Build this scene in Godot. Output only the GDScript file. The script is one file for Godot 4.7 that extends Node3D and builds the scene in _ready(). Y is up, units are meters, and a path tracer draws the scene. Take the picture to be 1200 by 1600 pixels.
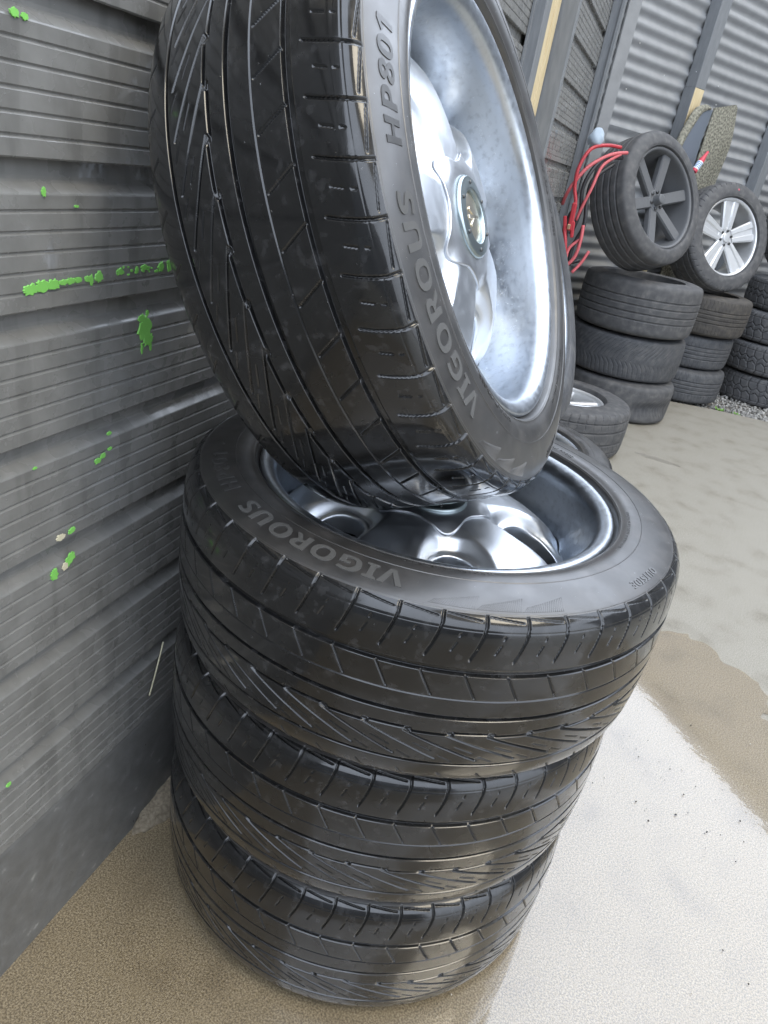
extends Node3D

var rng := RandomNumberGenerator.new()
var names := {}
var M := {}

# ---------------------------------------------------------------- helpers
func numbered(called: String) -> String:
	if not names.has(called):
		names[called] = 0
		return called
	names[called] += 1
	return "%s_%03d" % [called, names[called]]

func lin(r: float, g: float, b: float) -> Color:
	return Color(r, g, b).linear_to_srgb()

func noise(freq: float, seed_n: int, octaves := 4, kind := FastNoiseLite.TYPE_SIMPLEX_SMOOTH) -> FastNoiseLite:
	var n := FastNoiseLite.new()
	n.seed = seed_n
	n.noise_type = kind
	n.frequency = freq
	n.fractal_octaves = octaves
	return n

func ntex(freq: float, seed_n: int, ramp: Array, octaves := 4, size := 512, kind := FastNoiseLite.TYPE_SIMPLEX_SMOOTH) -> NoiseTexture2D:
	# ramp: [offset, Color, offset, Color ...]
	var t := NoiseTexture2D.new()
	t.width = size
	t.height = size
	t.seamless = true
	t.noise = noise(freq, seed_n, octaves, kind)
	if ramp.size():
		var g := Gradient.new()
		var offs := PackedFloat32Array()
		var cols := PackedColorArray()
		for i in range(0, ramp.size(), 2):
			offs.append(ramp[i])
			cols.append(ramp[i + 1])
		g.offsets = offs
		g.colors = cols
		t.color_ramp = g
	return t

func nrm(freq: float, seed_n: int, octaves := 3, size := 512) -> NoiseTexture2D:
	var t := ntex(freq, seed_n, [], octaves, size)
	t.as_normal_map = true
	t.bump_strength = 8.0
	return t

func grey(v: float) -> Color:
	return Color(v, v, v)

func mat(color: Color, rough := 0.6, metal := 0.0) -> StandardMaterial3D:
	var m := StandardMaterial3D.new()
	m.albedo_color = color
	m.roughness = rough
	m.metallic = metal
	return m

func tri(m: StandardMaterial3D, s: float, in_world := false) -> StandardMaterial3D:
	m.uv1_triplanar = true
	m.uv1_world_triplanar = in_world
	m.uv1_scale = Vector3(s, s, s)
	return m

func tag(o: Node, label := "", category := "", group := "", kind := "") -> void:
	if label: o.set_meta("label", label)
	if category: o.set_meta("category", category)
	if group: o.set_meta("group", group)
	if kind: o.set_meta("kind", kind)

func part(called: String, mesh: Mesh, m: Material, parent: Node, xf := Transform3D()) -> MeshInstance3D:
	var o := MeshInstance3D.new()
	o.name = called
	o.mesh = mesh
	if m: o.material_override = m
	o.transform = xf
	parent.add_child(o, true)
	return o

func thing(called: String, label: String, category: String, xf := Transform3D(), group := "") -> Node3D:
	var o := Node3D.new()
	o.name = numbered(called)
	add_child(o)
	o.transform = xf
	tag(o, label, category, group)
	return o

func solo(called: String, mesh: Mesh, m: Material, label: String, category: String, xf := Transform3D(), group := "", kind := "") -> MeshInstance3D:
	var o := MeshInstance3D.new()
	o.name = numbered(called)
	o.mesh = mesh
	if m: o.material_override = m
	o.transform = xf
	add_child(o)
	tag(o, label, category, group, kind)
	return o

func amesh(v: PackedVector3Array, n: PackedVector3Array, ix: PackedInt32Array, uv := PackedVector2Array()) -> ArrayMesh:
	var a := []
	a.resize(Mesh.ARRAY_MAX)
	a[Mesh.ARRAY_VERTEX] = v
	a[Mesh.ARRAY_NORMAL] = n
	a[Mesh.ARRAY_INDEX] = ix
	if uv.size(): a[Mesh.ARRAY_TEX_UV] = uv
	var m := ArrayMesh.new()
	m.add_surface_from_arrays(Mesh.PRIMITIVE_TRIANGLES, a)
	return m

# flat-shaded quad/tri soup collector
class Soup:
	var v := PackedVector3Array()
	var n := PackedVector3Array()
	var ix := PackedInt32Array()
	func tri3(a: Vector3, b: Vector3, c: Vector3) -> void:
		var nn := (c - a).cross(b - a).normalized()
		var k := v.size()
		v.append(a); v.append(b); v.append(c)
		n.append(nn); n.append(nn); n.append(nn)
		ix.append(k); ix.append(k + 1); ix.append(k + 2)
	func quad(a: Vector3, b: Vector3, c: Vector3, d: Vector3) -> void:
		tri3(a, b, c)
		tri3(a, c, d)
	# box with chamfered edges, centre c, half size h, basis b
	func bevel_box(c: Vector3, h: Vector3, ch := 0.003, b := Basis()) -> void:
		ch = minf(ch, minf(h.x, minf(h.y, h.z)) * 0.6)
		var ax := [Vector3(1, 0, 0), Vector3(0, 1, 0), Vector3(0, 0, 1)]
		var pts := {}
		for sx in [-1, 1]:
			for sy in [-1, 1]:
				for sz in [-1, 1]:
					var s := Vector3(sx, sy, sz)
					for a in 3:
						var p := s * (h - Vector3.ONE * ch)
						p[a] = s[a] * h[a]
						pts[[sx, sy, sz, a]] = c + b * p
		for a in 3:
			var u: int = (a + 1) % 3
			var w: int = (a + 2) % 3
			for s in [-1, 1]:
				var q := []
				for k in [[-1, -1], [1, -1], [1, 1], [-1, 1]]:
					var key := [0, 0, 0, a]
					key[a] = s; key[u] = k[0]; key[w] = k[1]
					q.append(pts[key])
				face4(q, b * (ax[a] * s))
			# edges along axis a
			for su in [-1, 1]:
				for sw in [-1, 1]:
					var k1 := [0, 0, 0, u]
					k1[u] = su; k1[w] = sw; k1[a] = -1
					var k2 := k1.duplicate(); k2[a] = 1
					var k3 := k2.duplicate(); k3[3] = w
					var k4 := k1.duplicate(); k4[3] = w
					face4([pts[k1], pts[k2], pts[k3], pts[k4]], b * (ax[u] * su + ax[w] * sw))
		for sx in [-1, 1]:
			for sy in [-1, 1]:
				for sz in [-1, 1]:
					var d := b * Vector3(sx, sy, sz)
					var p0: Vector3 = pts[[sx, sy, sz, 0]]
					var p1: Vector3 = pts[[sx, sy, sz, 1]]
					var p2: Vector3 = pts[[sx, sy, sz, 2]]
					if (p2 - p0).cross(p1 - p0).dot(d) < 0.0: tri3(p0, p2, p1)
					else: tri3(p0, p1, p2)
	func face4(q: Array, out: Vector3) -> void:
		var a: Vector3 = q[0]; var b2: Vector3 = q[1]; var c2: Vector3 = q[2]; var d: Vector3 = q[3]
		if (c2 - a).cross(b2 - a).dot(out) < 0.0: quad(a, d, c2, b2)
		else: quad(a, b2, c2, d)

func soup_mesh(s: Soup) -> ArrayMesh:
	return amesh(s.v, s.n, s.ix)

func box_mesh(c: Vector3, h: Vector3, ch := 0.003, b := Basis()) -> ArrayMesh:
	var s := Soup.new()
	s.bevel_box(c, h, ch, b)
	return soup_mesh(s)

# smooth mesh of a (nu+1) x (nv+1) grid of points
func grid_mesh(p: PackedVector3Array, nu: int, nv: int, wrap_u := false, flip := false) -> ArrayMesh:
	var w := nu + 1
	var n := PackedVector3Array()
	n.resize(p.size())
	for j in nv + 1:
		for i in w:
			var i0 := i - 1
			var i1 := i + 1
			if wrap_u:
				if i0 < 0: i0 = nu - 1
				if i1 > nu: i1 = 1
			else:
				i0 = maxi(i0, 0); i1 = mini(i1, nu)
			var du := p[j * w + i1] - p[j * w + i0]
			var dv := p[mini(j + 1, nv) * w + i] - p[maxi(j - 1, 0) * w + i]
			var q := du.cross(dv).normalized()
			n[j * w + i] = -q if flip else q
	var ix := PackedInt32Array()
	for j in nv:
		for i in nu:
			var a := j * w + i
			if flip:
				ix.append_array([a, a + 1, a + w + 1, a, a + w + 1, a + w])
			else:
				ix.append_array([a, a + w + 1, a + 1, a, a + w, a + w + 1])
	return amesh(p, n, ix)

# lathe round y; profile of (r, y); normals smooth unless the profile turns sharply
func lathe(prof: PackedVector2Array, seg: int, sharp := 0.8) -> ArrayMesh:
	# split at sharp corners by doubling points
	var rows := []
	var m := prof.size()
	for k in m:
		var t0 := (prof[k] - prof[maxi(k - 1, 0)])
		var t1 := (prof[mini(k + 1, m - 1)] - prof[k])
		if k == 0: t0 = t1
		if k == m - 1: t1 = t0
		t0 = t0.normalized(); t1 = t1.normalized()
		if t0.dot(t1) < sharp:
			rows.append([prof[k], Vector2(t0.y, -t0.x), true])
			rows.append([prof[k], Vector2(t1.y, -t1.x), false])
		else:
			var t := (t0 + t1).normalized()
			rows.append([prof[k], Vector2(t.y, -t.x), false])
	var v := PackedVector3Array()
	var n := PackedVector3Array()
	var uv := PackedVector2Array()
	for r in rows:
		for i in seg + 1:
			var a := TAU * i / seg
			var c := cos(a)
			var s := sin(a)
			v.append(Vector3(r[0].x * c, r[0].y, -r[0].x * s))
			n.append(Vector3(r[1].x * c, r[1].y, -r[1].x * s))
			uv.append(Vector2(float(i) / seg, r[0].y))
	var ix := PackedInt32Array()
	for j in rows.size() - 1:
		if rows[j][2]: continue
		for i in seg:
			var a := j * (seg + 1) + i
			var b := a + seg + 1
			ix.append_array([a, b, b + 1, a, b + 1, a + 1])
	return amesh(v, n, ix, uv)

func tube(pts: Array, rad: float, sides := 8, sub := 6) -> ArrayMesh:
	var c := Curve3D.new()
	for k in pts.size():
		var d: Vector3 = (pts[mini(k + 1, pts.size() - 1)] - pts[maxi(k - 1, 0)]) / 6.0
		c.add_point(pts[k], -d, d)
	c.bake_interval = 0.01
	var total := c.get_baked_length()
	var ns := maxi(2, (pts.size() - 1) * sub)
	var p := PackedVector3Array()
	var up := Vector3(0.3, 0.2, 1).normalized()
	for j in ns + 1:
		var o := c.sample_baked(total * j / ns, true)
		var d := (c.sample_baked(minf(total, total * j / ns + 0.004), true) - c.sample_baked(maxf(0.0, total * j / ns - 0.004), true)).normalized()
		var x := up.cross(d).normalized()
		var y := d.cross(x)
		up = y
		var rr := rad
		for i in sides + 1:
			var a := TAU * i / sides
			p.append(o + (x * cos(a) + y * sin(a)) * rr)
	# round the ends shut
	var q := PackedVector3Array()
	for i in sides + 1: q.append(c.sample_baked(0.0))
	q.append_array(p)
	for i in sides + 1: q.append(c.sample_baked(total))
	return grid_mesh(q, sides, ns + 2, true)

func cat(P: PackedVector2Array, per: int) -> PackedVector2Array:
	var out := PackedVector2Array()
	for i in P.size() - 1:
		var p0 := P[maxi(i - 1, 0)]
		var p1 := P[i]
		var p2 := P[i + 1]
		var p3 := P[mini(i + 2, P.size() - 1)]
		for k in per:
			var t := float(k) / per
			out.append(0.5 * ((2.0 * p1) + (p2 - p0) * t + (2.0 * p0 - 5.0 * p1 + 4.0 * p2 - p3) * t * t + (3.0 * p1 - p0 - 3.0 * p2 + p3) * t * t * t))
	out.append(P[P.size() - 1])
	return out

# ---------------------------------------------------------------- tyres
# upper half of the cross-section, crown to bead
func tyre_half(R: float, S: float, rb: float, lipy: float) -> PackedVector2Array:
	var h := S * 0.5
	return PackedVector2Array([
		Vector2(R, 0), Vector2(R - 0.0008, S * 0.14), Vector2(R - 0.003, S * 0.28), Vector2(R - 0.0065, S * 0.375),
		Vector2(R - 0.0130, S * 0.424), Vector2(R - 0.025, S * 0.456), Vector2(lerpf(rb, R, 0.60), S * 0.482), Vector2(lerpf(rb, R, 0.38), S * 0.497),
		Vector2(lerpf(rb, R, 0.24), h), Vector2(lerpf(rb, R, 0.16), h * 0.992), Vector2(lerpf(rb, R, 0.10), h * 0.972), Vector2(lerpf(rb, R, 0.05), h * 0.955),
		Vector2(rb + 0.003, lipy - 0.003), Vector2(rb - 0.001, lipy - 0.010), Vector2(rb - 0.004, lipy - 0.02)])

func side_y(half: PackedVector2Array, r: float) -> float:
	for k in range(5, half.size() - 1):
		if half[k].x >= r and half[k + 1].x <= r:
			return lerpf(half[k].y, half[k + 1].y, (half[k].x - r) / maxf(1e-5, half[k].x - half[k + 1].x))
	return half[6].y

# features: [points of (s in pitches, t in metres), width, depth]; returns a tyre round y
func tyre_mesh(R: float, S: float, rb: float, lipy: float, feats: Array, NP: int, CP: int, dt: float, tf: float) -> ArrayMesh:
	var half := cat(tyre_half(R, S, rb, lipy), 10)
	var full := PackedVector2Array()
	for k in range(half.size() - 1, 0, -1): full.append(Vector2(half[k].x, -half[k].y))
	full.append_array(half)
	var mid := half.size() - 1
	var arc := PackedFloat32Array()
	arc.resize(full.size())
	for k in range(mid + 1, full.size()): arc[k] = arc[k - 1] + full[k].distance_to(full[k - 1])
	for k in range(mid - 1, -1, -1): arc[k] = arc[k + 1] - full[k].distance_to(full[k + 1])
	var L := arc[arc.size() - 1]
	var ts := PackedFloat32Array()
	var nside := 22
	for k in nside: ts.append(-L + (L - tf) * k / nside)
	var nt := int(round(2.0 * tf / dt))
	for k in nt + 1: ts.append(-tf + 2.0 * tf * k / nt)
	for k in range(1, nside + 1): ts.append(tf + (L - tf) * k / nside)
	var rows := ts.size()
	var P := TAU * R / NP
	# segments of all features with their periodic images
	var segs := []
	for f in feats:
		var pts: Array = f[0]
		var w: float = f[1]
		for k in pts.size() - 1:
			for im in range(-6, 7):
				var a := Vector2((pts[k].x + im) * P, pts[k].y)
				var b := Vector2((pts[k + 1].x + im) * P, pts[k + 1].y)
				if maxf(a.x, b.x) < -0.01 or minf(a.x, b.x) > P + 0.01: continue
				segs.append([a, b, w * 0.5, f[2], minf(a.y, b.y) - w, maxf(a.y, b.y) + w])
	var depth := PackedFloat32Array()
	depth.resize(rows * CP)
	for j in rows:
		var t := ts[j]
		if absf(t) > tf: continue
		var near := []
		for sg in segs:
			if t >= sg[4] and t <= sg[5]: near.append(sg)
		if near.is_empty(): continue
		for i in CP:
			var q := Vector2(P * i / CP, t)
			var d := 0.0
			for sg in near:
				var a: Vector2 = sg[0]
				var ab: Vector2 = sg[1] - a
				var u := clampf((q - a).dot(ab) / maxf(1e-9, ab.length_squared()), 0.0, 1.0)
				var dist := q.distance_to(a + ab * u)
				var hw: float = sg[2]
				if dist < hw + 0.0011:
					d = maxf(d, sg[3] * (1.0 - smoothstep(hw - 0.0008, hw + 0.0010, dist)))
			depth[j * CP + i] = d
	# position and normal of every row and column of one pitch
	var base := PackedVector2Array()
	var nor := PackedVector2Array()
	var k0 := 0
	for j in rows:
		while k0 < arc.size() - 2 and arc[k0 + 1] < ts[j]: k0 += 1
		var u := clampf((ts[j] - arc[k0]) / maxf(1e-7, arc[k0 + 1] - arc[k0]), 0.0, 1.0)
		base.append(full[k0].lerp(full[k0 + 1], u))
		var a := full[maxi(k0 - 2, 0)]
		var b := full[mini(k0 + 3, full.size() - 1)]
		var tg := (b - a).normalized()
		nor.append(Vector2(tg.y, -tg.x))
	var pr := PackedVector2Array()
	var pn := PackedVector3Array()
	pr.resize(rows * CP); pn.resize(rows * CP)
	var ds := P / CP
	for j in rows:
		var T := Vector2(-nor[j].y, nor[j].x)
		for i in CP:
			var d := depth[j * CP + i]
			pr[j * CP + i] = base[j] - nor[j] * d
			var gs := (depth[j * CP + (i + 1) % CP] - depth[j * CP + (i + CP - 1) % CP]) / (2.0 * ds)
			var ja := maxi(j - 1, 0)
			var jb := mini(j + 1, rows - 1)
			var gt := (depth[jb * CP + i] - depth[ja * CP + i]) / (ts[jb] - ts[ja])
			var n2 := nor[j] + T * gt
			var nn := Vector3(n2.x, n2.y, gs)
			pn[j * CP + i] = nn.normalized()
	var cols := NP * CP
	var v := PackedVector3Array()
	var n := PackedVector3Array()
	v.resize(rows * (cols + 1)); n.resize(rows * (cols + 1))
	var w := cols + 1
	for c in w:
		var a := TAU * c / cols
		var ca := cos(a)
		var sa := -sin(a)
		var i := c % CP
		for j in rows:
			var q := pr[j * CP + i]
			var m := pn[j * CP + i]
			v[j * w + c] = Vector3(q.x * ca, q.y, q.x * sa)
			# tangent along increasing angle is (-sin, 0, -cos)
			n[j * w + c] = Vector3(m.x * ca + m.z * sa, m.y, m.x * sa - m.z * ca)
	# surface 0: tread, surface 1: both sidewalls
	var ja := 0
	while absf(ts[ja]) > L * 0.55 and ts[ja] < 0.0 and ts[ja] < -tf * 0.93: ja += 1
	var jb := rows - 1 - ja
	var mesh := ArrayMesh.new()
	for spans in [[[ja, jb]], [[0, ja], [jb, rows - 1]]]:
		var vv := PackedVector3Array()
		var vn := PackedVector3Array()
		var ix := PackedInt32Array()
		for sp in spans:
			var k0b := vv.size()
			vv.append_array(v.slice(sp[0] * w, (sp[1] + 1) * w))
			vn.append_array(n.slice(sp[0] * w, (sp[1] + 1) * w))
			var o := ix.size()
			ix.resize(o + (sp[1] - sp[0]) * cols * 6)
			var span: int = sp[1] - sp[0]
			for j in span:
				for c in cols:
					var a: int = k0b + j * w + c
					var b: int = a + w
					ix[o] = a; ix[o + 1] = b; ix[o + 2] = b + 1
					ix[o + 3] = a; ix[o + 4] = b + 1; ix[o + 5] = a + 1
					o += 6
		var arrs := []
		arrs.resize(Mesh.ARRAY_MAX)
		arrs[Mesh.ARRAY_VERTEX] = vv
		arrs[Mesh.ARRAY_NORMAL] = vn
		arrs[Mesh.ARRAY_INDEX] = ix
		mesh.add_surface_from_arrays(Mesh.PRIMITIVE_TRIANGLES, arrs)
	return mesh

# raised lettering bent round the sidewall: tops outwards, reading clockwise, centred on local -z
func side_text(text: String, r: float, height: float, arc_deg: float, half: PackedVector2Array, raise: float, at_deg := 90.0, bold := 800) -> ArrayMesh:
	var f := SystemFont.new()
	f.font_names = PackedStringArray(["Droid Sans"])
	f.font_weight = bold
	var tm := TextMesh.new()
	tm.text = text
	tm.font = f
	tm.font_size = 48
	tm.pixel_size = 0.01
	tm.depth = 0.02
	tm.curve_step = 2.0
	var a := tm.get_mesh_arrays()
	var v: PackedVector3Array = a[Mesh.ARRAY_VERTEX]
	var nn: PackedVector3Array = a[Mesh.ARRAY_NORMAL]
	var lo := Vector3.INF
	var hi := -Vector3.INF
	for p in v:
		lo = lo.min(p); hi = hi.max(p)
	var arc := deg_to_rad(arc_deg)
	for k in v.size():
		var p := (v[k] - lo) / (hi - lo)
		var ang := deg_to_rad(at_deg) + arc * (0.5 - p.x)
		var rr := r + (p.y - 0.5) * height
		var y := side_y(half, rr) + raise * (p.z * 2.0 - 1.0)
		v[k] = Vector3(rr * cos(ang), y, -rr * sin(ang))
		var q := nn[k]
		var rad := Vector3(cos(ang), 0, -sin(ang))
		var tan := Vector3(sin(ang), 0, cos(ang))
		nn[k] = (tan * q.x + rad * q.y + Vector3.UP * q.z).normalized()
	return amesh(v, nn, a[Mesh.ARRAY_INDEX])

func ring_line(r: float, half: PackedVector2Array, w: float, raise: float) -> ArrayMesh:
	var y := side_y(half, r)
	return lathe(PackedVector2Array([Vector2(r + w, side_y(half, r + w) - 0.001), Vector2(r + w * 0.4, y + raise), Vector2(r - w * 0.4, y + raise), Vector2(r - w, side_y(half, r - w) - 0.001)]), 160, 0.2)

# ---------------------------------------------------------------- chrome wheel of the near stack
func spoke_y(r: float) -> float:
	var k := [[0.0, 0.0975], [0.06, 0.097], [0.09, 0.0945], [0.13, 0.0895], [0.17, 0.081], [0.21, 0.066], [0.24, 0.046], [0.27, 0.018]]
	for i in k.size() - 1:
		if r <= k[i + 1][0]:
			var u: float = (r - k[i][0]) / (k[i + 1][0] - k[i][0])
			var i0 := maxi(i - 1, 0)
			var i3 := mini(i + 2, k.size() - 1)
			var p0: float = k[i0][1]; var p1: float = k[i][1]; var p2: float = k[i + 1][1]; var p3: float = k[i3][1]
			return 0.5 * ((2.0 * p1) + (p2 - p0) * u + (2.0 * p0 - 5.0 * p1 + 4.0 * p2 - p3) * u * u + (3.0 * p1 - p0 - 3.0 * p2 + p3) * u * u * u)
	return 0.018

# (height, window value: above 0 inside the opening)
func face_y(r: float, phi: float) -> Vector2:
	# phi: angle from the nearest opening axis, -36..36 degrees
	var dist := r * sin(PI / 5.0 - absf(phi))
	var hw := 0.028 + 0.21 * maxf(0.0, r - 0.085)
	var y := spoke_y(r)
	var scallop := smoothstep(hw - 0.002, hw + 0.026, dist) * smoothstep(0.078, 0.125, r)
	y -= 0.017 * scallop
	var x := r * cos(phi) - 0.188
	var z := r * sin(phi)
	var e := 1.0 - sqrt(pow(x / 0.056, 2.0) + pow(z / 0.043, 2.0))
	y -= 0.010 * smoothstep(-0.50, -0.20, e)
	return Vector2(y, e)

func chrome_face() -> ArrayMesh:
	var nr := 96
	var na := 5 * 72
	var p := PackedVector3Array()
	var es := PackedFloat32Array()
	for j in nr + 1:
		var r := lerpf(0.045, 0.263, float(j) / nr)
		for i in na + 1:
			var a := TAU * i / na
			var ph := fposmod(a + PI / 5.0, TAU / 5.0) - PI / 5.0
			var q := face_y(r, ph)
			p.append(Vector3(r * cos(a), q.x, -r * sin(a)))
			es.append(q.y)
	var m := grid_mesh(p, na, nr, true)
	var arr := m.surface_get_arrays(0)
	var ix: PackedInt32Array = arr[Mesh.ARRAY_INDEX]
	var keep := PackedInt32Array()
	for k in range(0, ix.size(), 3):
		if es[ix[k]] > -0.02 or es[ix[k + 1]] > -0.02 or es[ix[k + 2]] > -0.02: continue
		keep.append(ix[k]); keep.append(ix[k + 1]); keep.append(ix[k + 2])
	return amesh(arr[Mesh.ARRAY_VERTEX], arr[Mesh.ARRAY_NORMAL], keep)

# clean lip and wall of one opening, on the axis of local angle 0
func window_edge() -> ArrayMesh:
	var na := 72
	var rows := [[-0.16, -0.0012], [-0.145, 0.0005], [-0.05, 0.0007], [-0.015, 0.0003], [0.0, -0.0016], [0.004, -0.006], [0.006, -0.016], [0.006, -0.030]]
	var p := PackedVector3Array()
	for q in rows:
		for i in na + 1:
			var a := TAU * i / na
			var x: float = 0.188 + 0.056 * (1.0 - q[0]) * cos(a)
			var z: float = 0.043 * (1.0 - q[0]) * sin(a)
			var r := sqrt(x * x + z * z)
			p.append(Vector3(x, face_y(r, atan2(z, x)).x + q[1], -z))
	return grid_mesh(p, na, rows.size() - 1, true, true)

func cap_plate() -> ArrayMesh:
	var na := 5 * 40
	var nr := 26
	var p := PackedVector3Array()
	for j in nr + 1:
		var u := float(j) / nr
		for i in na + 1:
			var a := TAU * i / na
			var ph := fposmod(a + PI / 5.0, TAU / 5.0) - PI / 5.0
			var edge := 0.079 + 0.024 * pow(maxf(0.0, cos(ph * 2.6)), 2.2)
			var r := lerpf(0.03, edge, minf(1.0, u / 0.86))
			var y := face_y(r, ph).x + 0.0036
			# the lobes are dished, the hub is flat
			y = lerpf(0.1005, y, smoothstep(0.055, 0.085, r))
			if u > 0.86:
				var w := (u - 0.86) / 0.14
				r = edge + 0.0018 * sin(w * PI * 0.5)
				y -= 0.007 * (1.0 - cos(w * PI * 0.5))
			p.append(Vector3(r * cos(a), y, -r * sin(a)))
	return grid_mesh(p, na, nr, true)

var hero := {}

func make_hero_meshes() -> void:
	var R := 0.4165
	var S := 0.305
	var f := []
	var A := func(pts: Array, w: float, d: float) -> void: f.append([pts, w, d])
	# one pattern length holds two shoulder slots
	for g in [[0.0655, 0.0092, 0.0058], [0.0225, 0.0013, 0.0020], [-0.0085, 0.0054, 0.0055], [-0.0935, 0.0036, 0.0046]]:
		A.call([Vector2(-2, g[0]), Vector2(3, g[0])], g[1], g[2])
	for k in 2:
		var q := 0.5 * k
		# outer shoulder: long slots, short dashes, slanting nicks at the sidewall
		A.call([Vector2(q, 0.0835), Vector2(q + 0.055, 0.100), Vector2(q + 0.10, 0.117), Vector2(q + 0.125, 0.131), Vector2(q + 0.128, 0.146)], 0.0017, 0.0038)
		A.call([Vector2(q + 0.27, 0.095), Vector2(q + 0.315, 0.108)], 0.0012, 0.0024)
		A.call([Vector2(q + 0.335, 0.1155), Vector2(q + 0.345, 0.1195)], 0.0012, 0.0018)
		A.call([Vector2(q + 0.17, 0.1440), Vector2(q + 0.56, 0.1375)], 0.0014, 0.0020)
		# second rib: slanting slits
		A.call([Vector2(q, 0.060), Vector2(q + 0.17, 0.026)], 0.0015, 0.0034)
		# inner shoulder slits
		A.call([Vector2(q, -0.112), Vector2(q + 0.22, -0.145)], 0.0015, 0.0026)
		A.call([Vector2(q + 0.27, -0.128), Vector2(q + 0.37, -0.143)], 0.0012, 0.0020)
		# inner half: stepped groove, long sweeping grooves leaving it, fine slits between them
		A.call([Vector2(q, -0.0345 - 0.004 * k), Vector2(q + 0.54, -0.0345 - 0.004 * k)], 0.0038, 0.0046)
		A.call([Vector2(q + 0.48, -0.0395), Vector2(q + 0.74, -0.051), Vector2(q + 1.07, -0.066), Vector2(q + 1.42, -0.0835)], 0.0021 if k == 0 else 0.0016, 0.0040 if k == 0 else 0.0030)
		A.call([Vector2(q + 0.62, -0.0585), Vector2(q + 0.85, -0.069)], 0.0010, 0.0018)
		A.call([Vector2(q + 0.95, -0.0765), Vector2(q + 1.12, -0.086)], 0.0010, 0.0016)
		A.call([Vector2(q + 0.80, -0.0535), Vector2(q + 0.96, -0.062)], 0.0007, 0.0010)
	A.call([Vector2(-2, 0.1245), Vector2(3, 0.1245)], 0.0007, 0.0006)
	var lipy := 0.140
	hero.tyre = tyre_mesh(R, S, 0.2985, lipy, f, 23, 76, 0.0009, 0.150)
	hero.half = cat(tyre_half(R, S, 0.2985, lipy), 10)
	var h: PackedVector2Array = hero.half
	hero.word = side_text("VIGOROUS", 0.3625, 0.0265, 42.0, h, 0.0011)
	hero.outside = side_text("OUTSIDE", 0.376, 0.0115, 11.5, h, 0.0008, 170.0, 600)
	hero.size = side_text("HP801", 0.3625, 0.024, 20.0, h, 0.0008, 52.0, 800)
	hero.small = side_text("RADIAL TUBELESS", 0.3185, 0.0065, 22.0, h, 0.0006, 120.0, 500)
	hero.small2 = side_text("TREAD PLIES STEEL POLYESTER", 0.3185, 0.0045, 26.0, h, 0.0006, 190.0, 500)
	hero.small3 = side_text("MAX LOAD  MAX PRESS", 0.3185, 0.0055, 24.0, h, 0.0006, 255.0, 500)
	hero.line1 = ring_line(0.3385, h, 0.0011, 0.0007)
	hero.line2 = ring_line(0.3075, h, 0.0010, 0.0007)
	hero.edge = ring_line(0.3905, h, 0.0010, 0.0008)
	# fan of fine ribs moulded in the sidewall
	var fan := Soup.new()
	for k in 60:
		var a := deg_to_rad(144.0 - k * 0.45)
		var r0 := 0.366 + 0.014 * (k % 20) / 20.0
		var r1 := 0.3865
		var t := Vector3(sin(a), 0, cos(a)) * 0.0006
		var p0 := Vector3(r0 * cos(a), side_y(h, r0) + 0.0005, -r0 * sin(a))
		var p1 := Vector3(r1 * cos(a - 0.02), side_y(h, r1) + 0.0005, -r1 * sin(a - 0.02))
		fan.quad(p0 - t, p0 + t, p1 + t, p1 - t)
		fan.quad(p0 + t, p0 + t * 2 - Vector3.UP * 0.001, p1 + t * 2 - Vector3.UP * 0.001, p1 + t)
		fan.quad(p0 - t * 2 - Vector3.UP * 0.001, p0 - t, p1 - t, p1 - t * 2 - Vector3.UP * 0.001)
	hero.fan = soup_mesh(fan)
	# rim barrel with its rolled lip
	var b := PackedVector2Array([Vector2(0.2965, 0.118), Vector2(0.2985, 0.128), Vector2(0.2985, 0.1360), Vector2(0.2965, 0.1398), Vector2(0.2925, 0.1410), Vector2(0.2865, 0.1398),
		Vector2(0.2800, 0.1365), Vector2(0.2742, 0.1305), Vector2(0.2705, 0.1205), Vector2(0.2692, 0.108), Vector2(0.2688, 0.096), Vector2(0.2670, 0.05), Vector2(0.2648, 0.012),
		Vector2(0.2630, 0.008), Vector2(0.2600, 0.0065), Vector2(0.2590, 0.002), Vector2(0.2580, -0.012)])
	hero.barrel = lathe(cat(b, 4), 180, 0.5)
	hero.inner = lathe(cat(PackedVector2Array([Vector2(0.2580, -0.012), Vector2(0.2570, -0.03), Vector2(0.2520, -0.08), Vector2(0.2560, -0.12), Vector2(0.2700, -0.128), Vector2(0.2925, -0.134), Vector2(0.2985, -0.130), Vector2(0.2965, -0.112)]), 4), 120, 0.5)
	hero.face = chrome_face()
	hero.window = window_edge()
	hero.cap = cap_plate()
	hero.ring = lathe(cat(PackedVector2Array([Vector2(0.0595, 0.098), Vector2(0.0590, 0.1035), Vector2(0.0560, 0.1068), Vector2(0.0535, 0.1072), Vector2(0.0420, 0.1085), Vector2(0.0385, 0.1080), Vector2(0.0365, 0.1045), Vector2(0.0355, 0.1010)]), 4), 80, 0.4)
	hero.badge = lathe(cat(PackedVector2Array([Vector2(0.0362, 0.1005), Vector2(0.0340, 0.1020), Vector2(0.030, 0.1032), Vector2(0.015, 0.1040), Vector2(0.0, 0.1042)]), 4), 64, 0.3)
	var em := Soup.new()
	em.bevel_box(Vector3(0, 0.1045, 0), Vector3(0.0028, 0.0012, 0.021), 0.0008)
	em.bevel_box(Vector3(0.006, 0.1045, 0.004), Vector3(0.0022, 0.0012, 0.013), 0.0008, Basis(Vector3.UP, 0.5))
	em.bevel_box(Vector3(-0.006, 0.1045, 0.004), Vector3(0.0022, 0.0012, 0.013), 0.0008, Basis(Vector3.UP, -0.5))
	hero.emblem = soup_mesh(em)
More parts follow.
